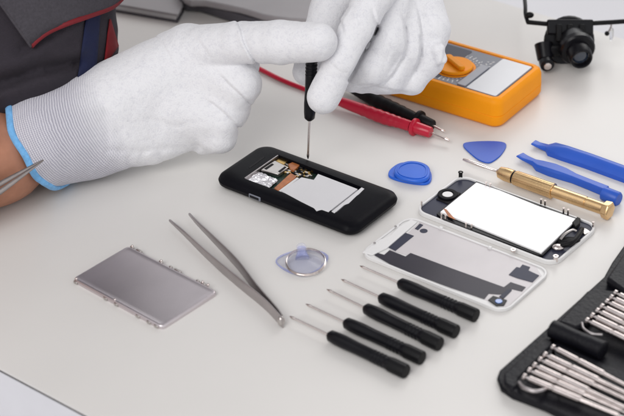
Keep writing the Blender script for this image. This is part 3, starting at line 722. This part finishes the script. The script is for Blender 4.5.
# ------------------------------------------------------------------ test probes
def probe(mt, label, pts, collar, front, tip, cable, group):
    t = thing('test_probe', label, 'test probe', at(*pts[0][:2]), group)
    P = [at(x, y, .6) for x, y, r in pts]; R_ = [r for *_, r in pts]
    for p, r in zip(P, R_): p.z = max(.62, r+.02)
    PP = smooth_open([(*p, ) for p in P], 8); RR = [v.x for v in smooth_open([(r, 0, 0) for r in R_], 8)]
    RR = [r*(1+.05*math.sin(i*2.1)) if i > len(RR)*.35 and i < len(RR)*.8 else r for i, r in enumerate(RR)]
    obj('grip', tube(new(), PP, RR, 20), mt, t)
    d = (P[-1]-P[-2]).normalized()
    c0_ = at(*collar, .62); c0_.z = .66
    obj('collar', tube(new(), [c0_-d*.16, c0_-d*.1, c0_+d*.1, c0_+d*.16], [.55, .68, .68, .55], 20), mt, t)
    f1 = at(*front, .5); f1.z = .6
    obj('finger_tip', tube(new(), [c0_, c0_.lerp(f1, .1), c0_.lerp(f1, .95), f1], [.47, .47, .42, .36], 20), mt, t)
    e = at(*tip, .35); e.z = .4
    obj('needle', tube(new(), [f1-d*.1, f1.lerp(e, .72), f1.lerp(e, .75), f1.lerp(e, .93), e], [.09, .08, .12, .1, .02], 10), M['chrome'], t)
    cp_ = smooth_open([at(*q) for q in cable]+[P[0]+(P[1]-P[0])*.02], 8)
    obj('cable', tube(new(), cp_, .19, 10), mt, t)
    return t
probe(M['red'], 'red test probe with ribbed grip and a red lead running under the gloved finger', [(333, 99, .28), (345, 103.5, .40), (364, 110.5, .46), (384, 118, .50), (400, 123, .44), (411, 126.6, .42)], (414.5, 127.5), (431, 133.8), (450, 141.5),
      [(182, 72, .2), (178, 52, .2), (200, 44, .2), (228, 53, .2), (257, 67.5, .2), (282, 80, .2), (310, 91, .2)], 'multimeter test probes')
probe(M['blackrub'], 'black test probe lying between the red probe and the orange multimeter', [(345, 84, .34), (360, 92, .48), (380, 102.5, .54), (400, 111.5, .50), (416, 119, .44)], (419, 119.6), (433, 126.6), (445, 132.5),
      [(300, 20, .2), (315, 50, .2), (330, 72, .2)], 'multimeter test probes')

# ------------------------------------------------------------------ magnifier glasses
gz = 4.4
def atD(x, y, D):
    d = Fv + Rv*(x-312)/F_PX - Uv*(y-208)/F_PX; return Vector(CAM+d*D)
DB = 139.0
lg = thing('magnifier_glasses', 'black magnifier glasses with thin frame and round loupe barrel at the table back', 'magnifier glasses', at(575, 78))
obj('brow_bar', tube(new(), smooth_open([atD(527, 22, DB), atD(560, 24.5, DB), atD(600, 22.8, DB), atD(640, 20.4, DB), atD(690, 18, DB), atD(735, 15, DB)], 4), .19, 10), M['blackrub'], lg)
obj('temple_arm', tube(new(), smooth_open([atD(528, 22.5, DB), atD(525.5, 14, DB+.6), atD(525, 2, DB+2), atD(521, -28, DB+8), atD(523, -45, DB+11)], 4), .16, 10), M['blackrub'], lg)
obj('temple_arm', tube(new(), smooth_open([atD(735, 15, DB), atD(737, 5, DB+.6), atD(735, -10, DB+2), atD(730, -40, DB+8), atD(729, -55, DB+11)], 4), .16, 10), M['blackrub'], lg)
bm = new(); ball(bm, atD(529.5, 15, DB), .26, 12, (1.4, 1, 1)); obj('hinge', bm, M['blackrub'], lg)
fwd = Vector(-Fv)        # roughly towards the viewer
axis = (fwd*.74-Vector(Uv)*.62+Vector(Rv)*.12).normalized()
def barrel(name, cpt, prof, mt, parent=lg, seg=28, ax=axis):
    bm = new(); lathe(bm, prof, seg)
    q = ax.to_track_quat('X', 'Z').to_matrix()
    for v in bm.verts: v.co = q @ v.co + cpt
    return obj(name, bm, mt, parent, smooth=35)
barrel('rear_disc', atD(569, 41, DB+.4), [(-.35, 1.5), (-.25, 2.0), (.05, 2.05), (.2, 1.95), (.25, 1.2)], M['blackgloss'], ax=(fwd-Vector(Uv)*.15).normalized())
bm = new(); box(bm, atD(570, 27, DB-.2), Vector(Rv), Vector(Uv), fwd, 3.7, 1.2, .5); obj('mount_block', bm, M['blackgloss'], lg, bevel=.12)
for x in (559, 570, 582):
    bm = new(); box(bm, atD(x, 33, DB-.6), Vector(Rv), Vector(Uv), fwd, .45, 1.4, .4); obj('mount_rib', bm, M['blackrub'], lg, bevel=.08)
for x in (573.5, 584.5):
    bm = new(); box(bm, atD(x, 38.5, DB-1.1), Vector(Rv), Vector(Uv), fwd, .5, .35, .3); obj('silver_clip', bm, M['chrome'], lg, bevel=.05)
bb0 = atD(576, 46, DB-1.2)
barrel('barrel', bb0, [(-1.2, 1.0), (-.8, 1.15), (0, 1.3), (.1, 1.42), (.55, 1.42), (.7, 1.3), (.75, .98), (1.75, .92), (1.9, .84), (1.87, .72), (1.4, .7)], M['blackgloss'])
barrel('front_lens', bb0, [(1.4, .66), (1.52, .6), (1.6, .4), (1.63, .1)], M['lens'])
barrel('lens_reflector', bb0, [(1.3, .69), (1.41, .69)], M['steel'])
lp = atD(547, 54, DB-.9)
bm = new(); tube(bm, [atD(562, 50, DB-.6), atD(548, 51, DB-.9)], .42, 14); obj('lamp_arm', bm, M['blackrub'], lg)
bm = new(); tube(bm, [atD(543.5, 43, DB-.6), atD(543.6, 44, DB-.6), atD(545.5, 59, DB-.9)], [.6, .74, .66], 20); obj('lamp_housing', bm, M['blackgloss'], lg)
barrel('lamp_tip', atD(546.5, 63, DB-1.2), [(-.8, .5), (.0, .58), (.35, .56), (.45, .4)], M['blackgloss'])
barrel('lamp_lens', atD(546.5, 63, DB-1.2), [(.4, .34), (.5, .3), (.56, .1)], M['chrome'])
bm = new(); tube(bm, smooth_open([atD(612, 22, DB), atD(610.5, 28, DB+.4), atD(607.5, 33, DB+.8)], 4), .07, 8); obj('nose_pad_wire', bm, M['steel_dull'], lg)
bm = new(); ball(bm, atD(607, 33.4, DB+.8), .2, 12); obj('nose_pad_joint', bm, M['blackrub'], lg)
bm = new(); ball(bm, atD(611.5, 34, DB+.9), .5, 16, (.35, .3, 1.2)); obj('nose_pad', bm, M['glass'], lg)

# ------------------------------------------------------------------ tool pouch
pz = .35
po = thing('tool_pouch', 'open black leather tool pouch holding silver precision bits', 'tool pouch', at(600, 360))
base = [(497, 377), (499.5, 370), (543.5, 331), (592, 287.4), (604, 276.5), (612, 262), (624, 245), (660, 200), (800, 270), (720, 480), (600, 436), (545, 408), (512, 395.5), (501, 388)]
obj('base_sheet', prism(new(), px(base, pz), .0, pz), M['leather'], po, bevel=.12, seg=3)
obj('pocket_panel', prism(new(), smooth_closed(px([(510, 379), (551, 343), (556, 343), (625, 372), (700, 402), (640, 445), (560, 412), (514, 391)], .75), 3), pz, .72), M['leather'], po, bevel=.15, seg=3)
# front lip strip
obj('front_lip', prism(new(), px([(503, 374), (545, 336.5), (553.5, 342), (552, 346), (518, 379), (519, 386), (512, 390), (503, 383)], .8), pz, .86), M['leather'], po, bevel=.18, seg=3)
r0, r1 = at(551, 329, .9), at(604, 352, .9)
bm = new(); r0.z = r1.z = .95; tube(bm, [r0, r0.lerp(r1, .02), r0.lerp(r1, .5), r0.lerp(r1, .98), r1], [.42, .58, .55, .62, .5], 24); obj('leather_roll', bm, M['leather'], po)
obj('ribbed_pad', prism(new(), px([(557, 322), (587, 291), (594, 288.5), (617, 291), (616, 296), (585, 325), (576, 328.5)], .8), pz, .85), M['leather'], po, bevel=.2, seg=3)
obj('inner_flap', prism(new(), px([(606, 278), (624, 252), (700, 290), (690, 330), (625, 292)], .9), pz, .95), M['leather'], po, bevel=.2, seg=3)
obj('strap_loop', tube(new(), smooth_open([at(519, 383, .9), at(524, 388, 1.15), at(535, 391.5, 1.2), at(545, 389.5, 1.1), at(547, 386, .95)], 5), .12, 10), M['steel_dull'], po)
obj('strap_loop', tube(new(), smooth_open([at(582, 323, .9), at(584, 329, 1.05), at(592, 334, 1.1), at(602, 335, 1.0)], 5), .08, 10), M['steel_dull'], po)
def bit(label, group):
    t = thing('precision_bit', label, 'precision screwdriver', (0, 0, 0), group)
    obj('swivel_cap', lathe(new(), [(-.42, .15), (-.40, .21), (-.22, .21), (-.2, .1)], 16), M['bitsteel'], t, world=False, smooth=30)
    obj('neck', lathe(new(), [(-.22, .09), (.02, .09)], 12), M['steel_dull'], t, world=False)
    obj('body', lathe(new(), [(0, .12), (.02, .20), (1.5, .21), (1.55, .17), (1.62, .17), (1.66, .22), (3.4, .22), (3.46, .16), (3.6, .15), (5.9, .14), (5.95, .10)], 20, lambda x, a: 1+(.03*math.cos(10*a) if 1.7 < x < 3.4 else 0)), M['bitsteel'], t, world=False, smooth=30)
    obj('tip', lathe(new(), [(5.9, .08), (6.7, .07), (6.9, .03)], 10), M['steel'], t, world=False)
    return t
g1 = [((557.6, 350.8), (627, 385.8)), ((549.9, 358), (623, 391.6)), ((545, 363), (619, 396)), ((539.4, 368.6), (614.3, 402.4)), ((534.4, 373.6), (611, 405.6)), ((529.4, 379.6), (608.3, 410.6))]
w1 = ['farthest', 'second from the far side', 'third from the far side', 'third from the near side', 'second from the near side', 'nearest the camera']
g2 = [((620, 296), (690, 329)), ((616, 300.5), (686, 333)), ((611.5, 304.8), (682, 337)), ((606.5, 309.5), (677, 342)), ((602, 314), (672, 347)), ((597, 318.8), (668, 351.5)), ((591.8, 323.6), (663, 357))]
w2 = ['farthest', 'second from the far side', 'third from the far side', 'the middle one', 'third from the near side', 'second from the near side', 'nearest']
bp0 = None
for G_, Wd, where, grp in ((g1, w1, 'in the near row of the pouch', 'silver bits in the near pouch row'), (g2, w2, 'in the far row of the pouch', 'silver bits in the far pouch row')):
    for i, ((a, b), wd) in enumerate(zip(G_, Wd)):
        lb = 'silver bit %s, %s' % (where, wd)
        q = bit(lb, grp) if bp0 is None else copy_tree(bp0)
        if bp0 is None: bp0 = q
        tag(q, lb, None, grp)
        zz = 1.05+(.12 if i % 2 else 0)
        p0, p1 = at(*a, zz), at(*b, zz); p0.z = zz+.05; p1.z = zz-.06
        orient(q, p0, p1, random.uniform(0, 3))

# ------------------------------------------------------------------ grey laptop and notebook in the background
lt = thing('laptop', 'blurred grey laptop with a dark front edge behind the gloved hands', 'laptop', at(280, 0))
def zpx(pts, z): return px(pts, z)
obj('base', prism(new(), smooth_closed(zpx([(181, 9), (200, 13), (228, 22), (262, 31), (330, 31), (420, 18), (430, -40), (330, -70), (200, -50), (172, -20)], 0), 3), .1, 1.0), M['laptopdark'], lt, bevel=.1)
obj('lid', prism(new(), smooth_closed(zpx([(184, -2), (205, 1), (240, 8), (275, 17), (330, 19), (420, 6), (428, -50), (330, -82), (200, -62), (174, -32)], 1.6), 3), 1.0, 1.6), M['laptop'], lt, bevel=.2, seg=3)
nb = thing('notebook', 'grey notebook with a white page edge lying left of the laptop', 'notebook', at(140, 0))
obj('pages', prism(new(), zpx([(112, 10), (176, 21), (182, 12), (176, -20), (118, -30)], .0), .12, .55), M['paper'], nb)
obj('cover', prism(new(), zpx([(108, 3), (178, 15), (183, 6), (178, -28), (112, -40)], .7), .55, .75), M['laptop'], nb, bevel=.05)
obj('cover', prism(new(), zpx([(108, 11), (178, 23), (184, 12), (178, -22), (112, -34)], 0), .0, .12), M['laptopdark'], nb)

# ------------------------------------------------------------------ the person: body, jacket, two gloves
pe = thing('person', 'person in a charcoal work jacket and white knit gloves working on the open phone', 'person', at(-120, 60))
def caps(G, chain, k=None, D=None):
    for i in range(len(chain)-1):
        d = caps_sdf(G, A(chain[i]), A(chain[i+1]), chain[i][3], chain[i+1][3])
        D = d if D is None else (smin(D, d, k) if k else np.minimum(D, d))
    return D
def bounds(pts, pad):
    P = np.array(pts); return P.min(0)-pad, P.max(0)+pad
# --- glove on the hand at the left of the photo
palm = [[(38, 140, 3.85, 3.62), (75, 126, 4.05, 3.4), (188, 53, 8.1, 2.12)], [(80, 132, 3.4, 2.7), (193, 72, 7.0, 1.9)], [(85, 138, 3.1, 2.5), (185, 92, 5.5, 1.9)],
        [(90, 142, 2.9, 2.3), (178, 116, 3.9, 1.8)], [(72, 138, 3.4, 3.0), (150, 138, 2.6, 1.75), (196, 131, 2.7, 1.35)],
        [(190, 60, 7.8, 1.95), (232, 74, 7.3, 1.4)], [(185, 85, 6.0, 2.0), (234, 96, 5.9, 1.38)], [(180, 108, 4.8, 1.9), (222, 121, 4.2, 1.32)]]
fing = [[(190, 50, 8.6, 1.75), (238, 42.5, 9.9, 1.48), (280, 42.5, 10.5, 1.52), (318, 42, 11.0, 1.36)],
        [(196, 68, 7.4, 1.6), (241, 84, 6.9, 1.45), (230, 104, 5.0, 1.1)], [(186, 90, 5.7, 1.6), (231, 109, 4.8, 1.35), (216, 126, 3.3, 1.0)],
        [(176, 112, 4.2, 1.5), (220, 136, 3.0, 1.2), (204, 142, 1.9, .95)], [(120, 80, 4.5, 1.5), (200, 66, 5.6, 1.2), (250, 65, 7.4, .75)]]
allp = [A(q) for ch in palm+fing for q in ch]
h = .07
lo, hi = bounds(allp, 4.7); G = grid(lo, hi, h)
D = None
for ch in fing:
    d = caps(G, ch, .25); D = d if D is None else smin(D, d, .22)
Pm = None
for ch in palm: Pm = caps(G, ch, .9, Pm)
D = smin(D, Pm, .45)
u, v, dep = to_px(G)
D += .030*noise3(G, 1.5, 5) + .010*noise3(G, 6, 8)
for pts, amp, w, sd_ in (([(234, 18), (240, 30), (243, 42), (250, 56), (258, 68)], .24, 2.4, -1), ([(219, 72), (230, 84), (241, 94), (255, 107)], .20, 2.6, 1), ([(206, 98), (220, 108), (232, 119), (243, 131)], .18, 2.6, 1),
                        ([(150, 30), (163, 42), (176, 66)], .07, 5, 1), ([(180, 26), (200, 40), (214, 60)], .05, 6, 1),
                        ):
    add_fold(D, u, v, pts, amp, w, sd_)
for pts, amp, w in (([(108, 150), (135, 152), (170, 148), (196, 150)], .06, 3.5), ([(98, 100), (118, 122), (124, 148)], .035, 4), ([(140, 80), (168, 92), (190, 90)], .03, 5), ([(150, 120), (175, 126), (200, 122)], .05, 4),
                    ([(270, 62), (285, 50), (290, 34)], .025, 4), ([(115, 62), (128, 80), (136, 104)], .03, 5), ([(90, 84), (104, 110), (108, 150)], .03, 4), ([(150, 140), (160, 150), (164, 160)], .06, 3), ([(120, 150), (128, 158), (130, 168)], .05, 3)):
    D += amp*np.exp(-(polydist(u, v, pts)/w)**2)
D += .14*np.exp(-(np.hypot(u-256, v-65)/2.6)**2) + .10*np.exp(-(np.hypot(u-249, v-102)/2.)**2) + .10*np.exp(-(np.hypot(u-239, v-127)/2.)**2)
# puckered lower edge
D += .03*np.sin(u*.31+2.2*np.sin(u*.09)+.9*np.sin(v*.33))*np.exp(-((v-(166-(u-90)*.17))/7.)**2)*(u > 95)*(u < 215)
# open end of the cuff: cut square to the arm
axd = Rv*math.cos(math.radians(22))+Uv*math.sin(math.radians(22))-Fv*.30; axd = -axd/np.linalg.norm(axd)
cutp = A((40.5, 139.3, 3.85))
al = (G[0]-cutp[0])*axd[0]+(G[1]-cutp[1])*axd[1]+(G[2]-cutp[2])*axd[2]
Dopen = D.copy(); Dlo = lo
D = np.maximum(D, al)
D = np.maximum(D, .03-G[2])
def knit(V):
    q = V-cutp; al_ = q@axd; e1 = -Fv-axd*((-Fv)@axd); e1 /= np.linalg.norm(e1); e2 = np.cross(axd, e1)
    an = np.arctan2(q@e2, q@e1)*3.2; w = np.clip((al_+6.2)/3.2, 0, 1)
    return np.stack([al_, an, w*w*(3-2*w)], 1)
gl = sdf_obj('glove', D.astype(np.float32), lo, h, M['glove'], pe, knit); gl['label'] = 'white knit glove pointing right, with a light blue cuff hem'
# blue hem
def gval(p):
    q = (np.array(p)-Dlo)/h; i0 = q.astype(int)
    if np.any(i0 < 0) or np.any(i0 >= np.array(Dopen.shape)-1): return 1.
    f = q-i0; val = 0
    for a in (0, 1):
        for b in (0, 1):
            for c_ in (0, 1): val += Dopen[i0[0]+a, i0[1]+b, i0[2]+c_]*(f[0] if a else 1-f[0])*(f[1] if b else 1-f[1])*(f[2] if c_ else 1-f[2])
    return val
def hem_r(rad):
    t = 2.0
    for _ in range(60):
        val = gval(cutp+rad*t)
        if val > -.01: break
        t += max(.02, -val*.7)
    return min(t, 5.)
e1 = np.cross(axd, [0, 0, 1]); e1 /= np.linalg.norm(e1); e2 = np.cross(axd, e1)
bm = new(); rg = []
for k in range(72):
    a = 2*math.pi*k/72; rad = e1*math.cos(a)+e2*math.sin(a); wob = .05*math.sin(3*a+1)+.04*math.sin(7*a)
    hr = hem_r(rad); q = []
    for j in range(12):
        b = 2*math.pi*j/12
        q.append(bm.verts.new(Vector(cutp+axd*(wob*2+.10+.27*math.cos(b))+rad*(hr+.0+wob*.5+.17*math.sin(b)))))
    rg.append(q)
for k in range(72):
    for j in range(12): bm.faces.new((rg[k][j], rg[k][(j+1) % 12], rg[(k+1) % 72][(j+1) % 12], rg[(k+1) % 72][j]))
for vv in bm.verts: vv.co.z = max(vv.co.z, .03)
obj('cuff_hem', bm, M['hem'], gl, smooth=60)
# --- glove on the hand at the right of the photo
idx_ = [(395, -55, 14.8, 1.6), (375, -8, 13.0, 1.35), (358, 27, 11.3, 1.2), (341, 62, 9.2, 1.12), (323.5, 97, 6.9, 1.2)]
thb = [(378, -50, 13.4, 2.0), (333, 10, 10.0, 1.62), (318, 42, 8.3, 1.3), (306, 72, 6.6, 1.0)]
mid = [(408, -45, 13.6, 1.4), (392, 5, 11.4, 1.3), (388, 40, 9.5, 1.3), (372, 67, 7.7, 1.25), (352, 80, 6.6, .9)]
rin = [(408, -35, 13.0, 1.45), (410, 20, 10.0, 1.35), (407, 48, 8.5, 1.25), (390, 76, 6.7, 1.12), (362, 84, 6.0, .7)]
pin = [(418, -15, 11.8, 1.4), (432, 30, 9.3, 1.25), (427, 60, 7.3, 1.2), (412, 81, 6.0, .9), (378, 87, 5.6, .55)]
plm = [[(415, -125, 17.0, 3.1), (400, -34, 12.9, 2.7)], [(380, -60, 14.2, 2.3), (408, -32, 12.2, 2.2)], [(408, -20, 11.6, 1.9), (428, 18, 9.6, 1.25)], [(400, 10, 10.3, 1.65), (390, 56, 7.7, 1.35)], [(414, 12, 9.8, 1.6), (414, 55, 7.3, 1.35)], [(384, 18, 9.9, 1.3), (356, 70, 6.5, 1.0)]]
nub = [(439, 50, 8.6, .5), (441.5, 59, 8.0, .42)]
allp = [A(q) for ch in [idx_, thb, mid, rin, pin, nub]+plm for q in ch]
lo, hi = bounds(allp, 3.3); G = grid(lo, hi, h)
D = None
for ch in (mid, rin, pin, nub):
    d = caps(G, ch, .5); D = d if D is None else smin(D, d, .45)
Pm = None
for ch in plm: Pm = caps(G, ch, .9, Pm)
D = smin(D, Pm, .6)
for ch in (idx_, thb): D = smin(D, caps(G, ch, .5), .09)
u, v, dep = to_px(G)
D += .030*noise3(G, 1.6, 15) + .012*noise3(G, 5, 18)
for pts, amp, w, sd_ in (([(400, 12), (404, 24), (407, 38), (404, 56), (393, 74), (384, 84)], .22, 2.4, -1), ([(416, 6), (420, 24), (422, 42), (418, 62), (407, 84)], .22, 2.4, -1),
                        ([(373, 6), (377, 20), (381, 32)], .16, 2.4, 1), ([(352, 4), (342, 20), (345, 34)], .16, 2.2, 1), ([(362, 6), (356, 16), (360, 28)], .08, 3.5, -1), ([(445, 44), (443, 56), (438, 70)], .14, 2, -1),
                        ([(350, 84), (372, 84), (395, 90), (414, 92)], .10, 2.2, 1), ([(330, 60), (340, 70), (350, 72)], .05, 4, 1), ([(426, 10), (436, 24), (446, 34)], .06, 5, 1), ([(385, 30), (392, 50), (386, 66)], .05, 5, 1),
                        ):
    add_fold(D, u, v, pts, amp, w, sd_)
for pts, amp, w in (([(378, 29), (372, 40), (368, 47), (360, 61), (349, 80)], .32, 1.7), ([(378, 28), (376, 34)], .28, 2.2), ([(369, 44), (367.5, 48)], .16, 1.8), ([(405, 28), (406.5, 42)], .12, 1.6), ([(421, 36), (421.5, 56)], .20, 1.5)):
    D += amp*np.exp(-(polydist(u, v, pts)/w)**2)*np.clip((124.2-dep)/.8, 0, 1)
gr = sdf_obj('glove', D.astype(np.float32), lo, h, M['glove'], pe, lambda V: np.zeros((len(V), 3))); gr['label'] = 'white knit glove gripping the black screwdriver'

# --- body under the clothes: torso, both arms to the wrists
T0 = np.array(at(0, 10, 9.0)); wl = A((36, 140.5, 3.8)); w2 = A((-4, 156, 3.45)); wr = A((415, -122, 17.0))
el = A((-300, 262, 4.5))
shc = T0 + np.array([-8., 12, 44]); shl = shc+np.array([-17, -4, -2]); shr = shc+np.array([17, 2, -2]); er = (shr+wr)/2+np.array([9, 3, -10])
hw = wl.copy(); tipL = A((190, 70, 6.5)); tipR = A((408, -60, 14.6))
ch = [(wl, w2, 2.95, 3.4), (w2, el, 3.4, 4.3), (el, shl, 4.2, 5.2), (shl, shr, 6, 6), (shc, T0+np.array([-6, 10, 4]), 8, 8), (shr, er, 5.2, 4.2), (er, wr, 4.0, 2.7), (wl, tipL, 2.5, 1.0), (wr, tipR, 2.4, 1.2), (shc, shc+np.array([0, -2, 8.]), 5, 4.5)]
h2 = .42
lo, hi = bounds([a for a, *_ in ch]+[b for _, b, *_ in ch], 9); G = grid(lo, hi, h2); D = None
for a, b, ra, rb in ch:
    d = caps_sdf(G, a, b, ra, rb); D = d if D is None else smin(D, d, .6)
D += .03*noise3(G, 1.2, 3)
D += .5*np.clip((1.7-((G[0]-cutp[0])*axd[0]+(G[1]-cutp[1])*axd[1]+(G[2]-cutp[2])*axd[2]))/1.6, 0, 1)
D = np.maximum(D, .05-G[2])
sdf_obj('body', D.astype(np.float32), lo, h2, M['skin'], pe)
# --- jacket
h3 = .36
J0 = np.array(at(-6, 30, 8.6))
ch = [(J0, J0+np.array([-2, 9, 34]), 9.2, 12.5), (J0+np.array([-14, 2, 2]), shc+np.array([-6, 0, -8]), 10, 12), (shl, shl*.55+el*.45, 7, 6.2), (shl, shr, 8, 8), (shr, er, 7, 5.8), (er, er*.5+wr*.5, 5.6, 4.8)]
lo, hi = bounds([a for a, *_ in ch]+[b for _, b, *_ in ch], 14); lo[2] = .2; G = grid(lo, hi, h3); D = None
for a, b, ra, rb in ch:
    d = caps_sdf(G, a, b, ra, rb); D = d if D is None else smin(D, d, 3)
u, v, dep = to_px(G)
D += .25*noise3(G, .35, 31)
for pts, amp, w in (([(-10, 70), (20, 60), (60, 36), (80, 25)], -.4, 8), ([(0, 84), (40, 70), (75, 62)], .9, 6), ([(-5, 98), (30, 84), (60, 76)], -.3, 8), ([(20, 52), (60, 30)], .5, 5), ([(60, 55), (85, 50)], -.4, 6), ([(118, 0), (117, 40)], .3, 5), ([(85, 40), (110, 30)], -.3, 7)):
    D += amp*np.exp(-(polydist(u, v, pts)/w)**2)
D = np.maximum(D, .45-G[2])
V_lo, Dj, Gj = lo, D, G
jk = sdf_obj('jacket', D.astype(np.float32), lo, h3, M['cloth'], pe)
# bands and flap laid on the jacket's own surface
def jsurf(x, y, lift=0.):
    """first hit of the ray through pixel x, y with the jacket, by marching its distance grid"""
    d = Fv + Rv*(x-312)/F_PX - Uv*(y-208)/F_PX
    t = 110.
    for _ in range(400):
        p = CAM+d*t; ijk = (p-V_lo)/h3
        if np.any(ijk < 0) or np.any(ijk >= np.array(Dj.shape)-1): t += .3; continue
        i0 = ijk.astype(int); f = ijk-i0; val = 0
        for a in (0, 1):
            for b in (0, 1):
                for c_ in (0, 1): val += Dj[i0[0]+a, i0[1]+b, i0[2]+c_]*(f[0] if a else 1-f[0])*(f[1] if b else 1-f[1])*(f[2] if c_ else 1-f[2])
        if val < .02+lift: return Vector(p)
        t += max(.04, (val-lift)*.6)
        if t > 170: break
    return None
def patch(name, quad, nu, nv, mt, lift, parent, thick=.08):
    """cloth piece with four corner chains, laid over the jacket"""
    (a, b, c_, d) = [Vector(p) for p in quad]; bm = new(); rows = []
    last = None
    for i in range(nu+1):
        row = []
        for j in range(nv+1):
            s, t = i/nu, j/nv; p = a.lerp(b, s).lerp(d.lerp(c_, s), t)
            w = jsurf(p.x, p.y, lift) or last; last = w; row.append(bm.verts.new(w))
        rows.append(row)
    for i in range(nu):
        for j in range(nv): bm.faces.new((rows[i][j], rows[i+1][j], rows[i+1][j+1], rows[i][j+1]))
    o = obj(name, bm, mt, parent, smooth=60); sd = o.modifiers.new('thick', 'SOLIDIFY'); sd.thickness = thick*S; sd.offset = 0
    return o
patch('navy_stripe', [(88, 5), (101, 5), (96, 72), (77, 82)], 6, 22, M['navyband'], .12, jk)
patch('red_patch', [(109.5, 19), (110.5, 19), (118.5, 46), (104, 66)], 5, 14, M['redcloth'], .12, jk)
# pocket flap / folded hem with red piping, standing a little off the jacket
fl = [(-12, -40), (10, -40), (60, -42), (110, -46), (124, -30), (124, 0)]
low = smooth_open([Vector((126, -6, 0)), Vector((112, 7, 0)), Vector((90, 15.5, 0)), Vector((66, 24, 0)), Vector((48, 32, 0)), Vector((37, 40, 0)), Vector((31, 46, 0))], 5)
side = smooth_open([Vector((31, 46, 0)), Vector((24, 44, 0)), Vector((14, 30, 0)), Vector((6, 15, 0)), Vector((-8, 2, 0))], 5)
bm = new(); rows = []
top = [Vector((126-(126+30)*i/(len(low)-1), -40, 0)) for i in range(len(low))]
for i, p in enumerate(low):
    row = []
    for j in range(12):
        q = top[i].lerp(p, j/11); w = jsurf(q.x, q.y, .55) or jsurf(q.x-12, q.y, .5) or jsurf(60, q.y, .5)
        row.append(bm.verts.new(w))
    rows.append(row)
for i in range(len(rows)-1):
    for j in range(11): bm.faces.new((rows[i][j], rows[i+1][j], rows[i+1][j+1], rows[i][j+1]))
piping = [rows[i][11].co.copy() for i in range(len(rows))]
sidec = [rows[-1][j].co.copy() for j in range(12)]
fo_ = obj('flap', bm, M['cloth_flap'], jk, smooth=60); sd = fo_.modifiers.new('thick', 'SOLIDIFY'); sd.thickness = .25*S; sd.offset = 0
obj('red_piping', tube(new(), piping, .2, 10), M['piping'], fo_)
obj('flap_seam', tube(new(), sidec, .13, 8), M['cloth_flap'], fo_)

# ------------------------------------------------------------------ tweezers resting against the wrist, at the left edge
tip_t = atD(43.5, 160, 119.6); end_t = at(-110, 258, .8)
tw2 = thing('tweezers', 'steel tweezers tip leaning on the blue cuff at the left edge of the photo', 'tweezers', end_t, 'pairs of tweezers')
dd = (end_t-tip_t).normalized(); nrm = (Vector(-Fv)-dd*Vector(-Fv).dot(dd)).normalized(); sd_ = dd.cross(nrm)
LT = (end_t-tip_t).length
for sgn in (-1, 1):
    bm = new(); rings = []
    for t, wd, gap in ((0, .05, .03), (.04, .10, .06), (.1, .17, .10), (.2, .26, .17), (.3, .32, .24), (.5, .36, .34), (.75, .36, .26), (.95, .36, .08), (1, .3, .05)):
        cpt = tip_t+dd*(LT*t)+sd_*(sgn*gap); hw_ = wd*.55
        rings.append([bm.verts.new(cpt+sd_*(a*hw_)+nrm*(b*wd*.55)) for a, b in ((-1, -1), (1, -1), (1, .6), (.5, 1), (-.5, 1), (-1, .6))])
    for i_ in range(len(rings)-1):
        for k in range(6): bm.faces.new((rings[i_][k], rings[i_][(k+1) % 6], rings[i_+1][(k+1) % 6], rings[i_+1][k]))
    bm.faces.new(rings[0][::-1]); bm.faces.new(rings[-1]); obj('arm', bm, M['steel_dark'], tw2, smooth=50)

# ------------------------------------------------------------------ light
w = bpy.data.worlds.new('World'); scene.world = w; w.use_nodes = True
bg = w.node_tree.nodes['Background']; bg.inputs['Color'].default_value = (.95, .97, 1., 1); bg.inputs['Strength'].default_value = .74
wn = w.node_tree; tcw = wn.nodes.new('ShaderNodeTexCoord'); nw = wn.nodes.new('ShaderNodeTexNoise'); nw.inputs['Scale'].default_value = 1.6; nw.inputs['Detail'].default_value = 1
rw = wn.nodes.new('ShaderNodeValToRGB'); rw.color_ramp.elements[0].position = .38; rw.color_ramp.elements[1].position = .62
rw.color_ramp.elements[0].color = (.50, .47, .49, 1); rw.color_ramp.elements[1].color = (1.45, 1.47, 1.5, 1)
wn.links.new(tcw.outputs['Generated'], nw.inputs['Vector']); wn.links.new(nw.outputs['Fac'], rw.inputs['Fac']); wn.links.new(rw.outputs['Color'], bg.inputs['Color'])
def area(name, loc, target, sx, sy, power, col=(1, 1, 1)):
    l = bpy.data.lights.new(name, 'AREA'); l.shape = 'RECTANGLE'; l.size = sx; l.size_y = sy; l.energy = power; l.color = col
    o = bpy.data.objects.new(name, l); C.objects.link(o); o.location = Vector(loc)
    o.rotation_euler = (Vector(target)-Vector(loc)).to_track_quat('-Z', 'Y').to_euler(); return o
area('window_light', (1.1, 1.9, 1.5), (0, 0, 0), 1.8, 1.4, 22, (1, .98, .955))
area('soft_fill', (-1.0, -1.9, 1.9), (-.1, 0, 0), 1.6, 1.6, 38, (1, .985, .97))
vs = scene.view_settings; scene.display_settings.display_device = 'sRGB'
vs.view_transform = 'Standard'; vs.look = 'None'; vs.exposure = 0; vs.gamma = 1; vs.use_curve_mapping = False
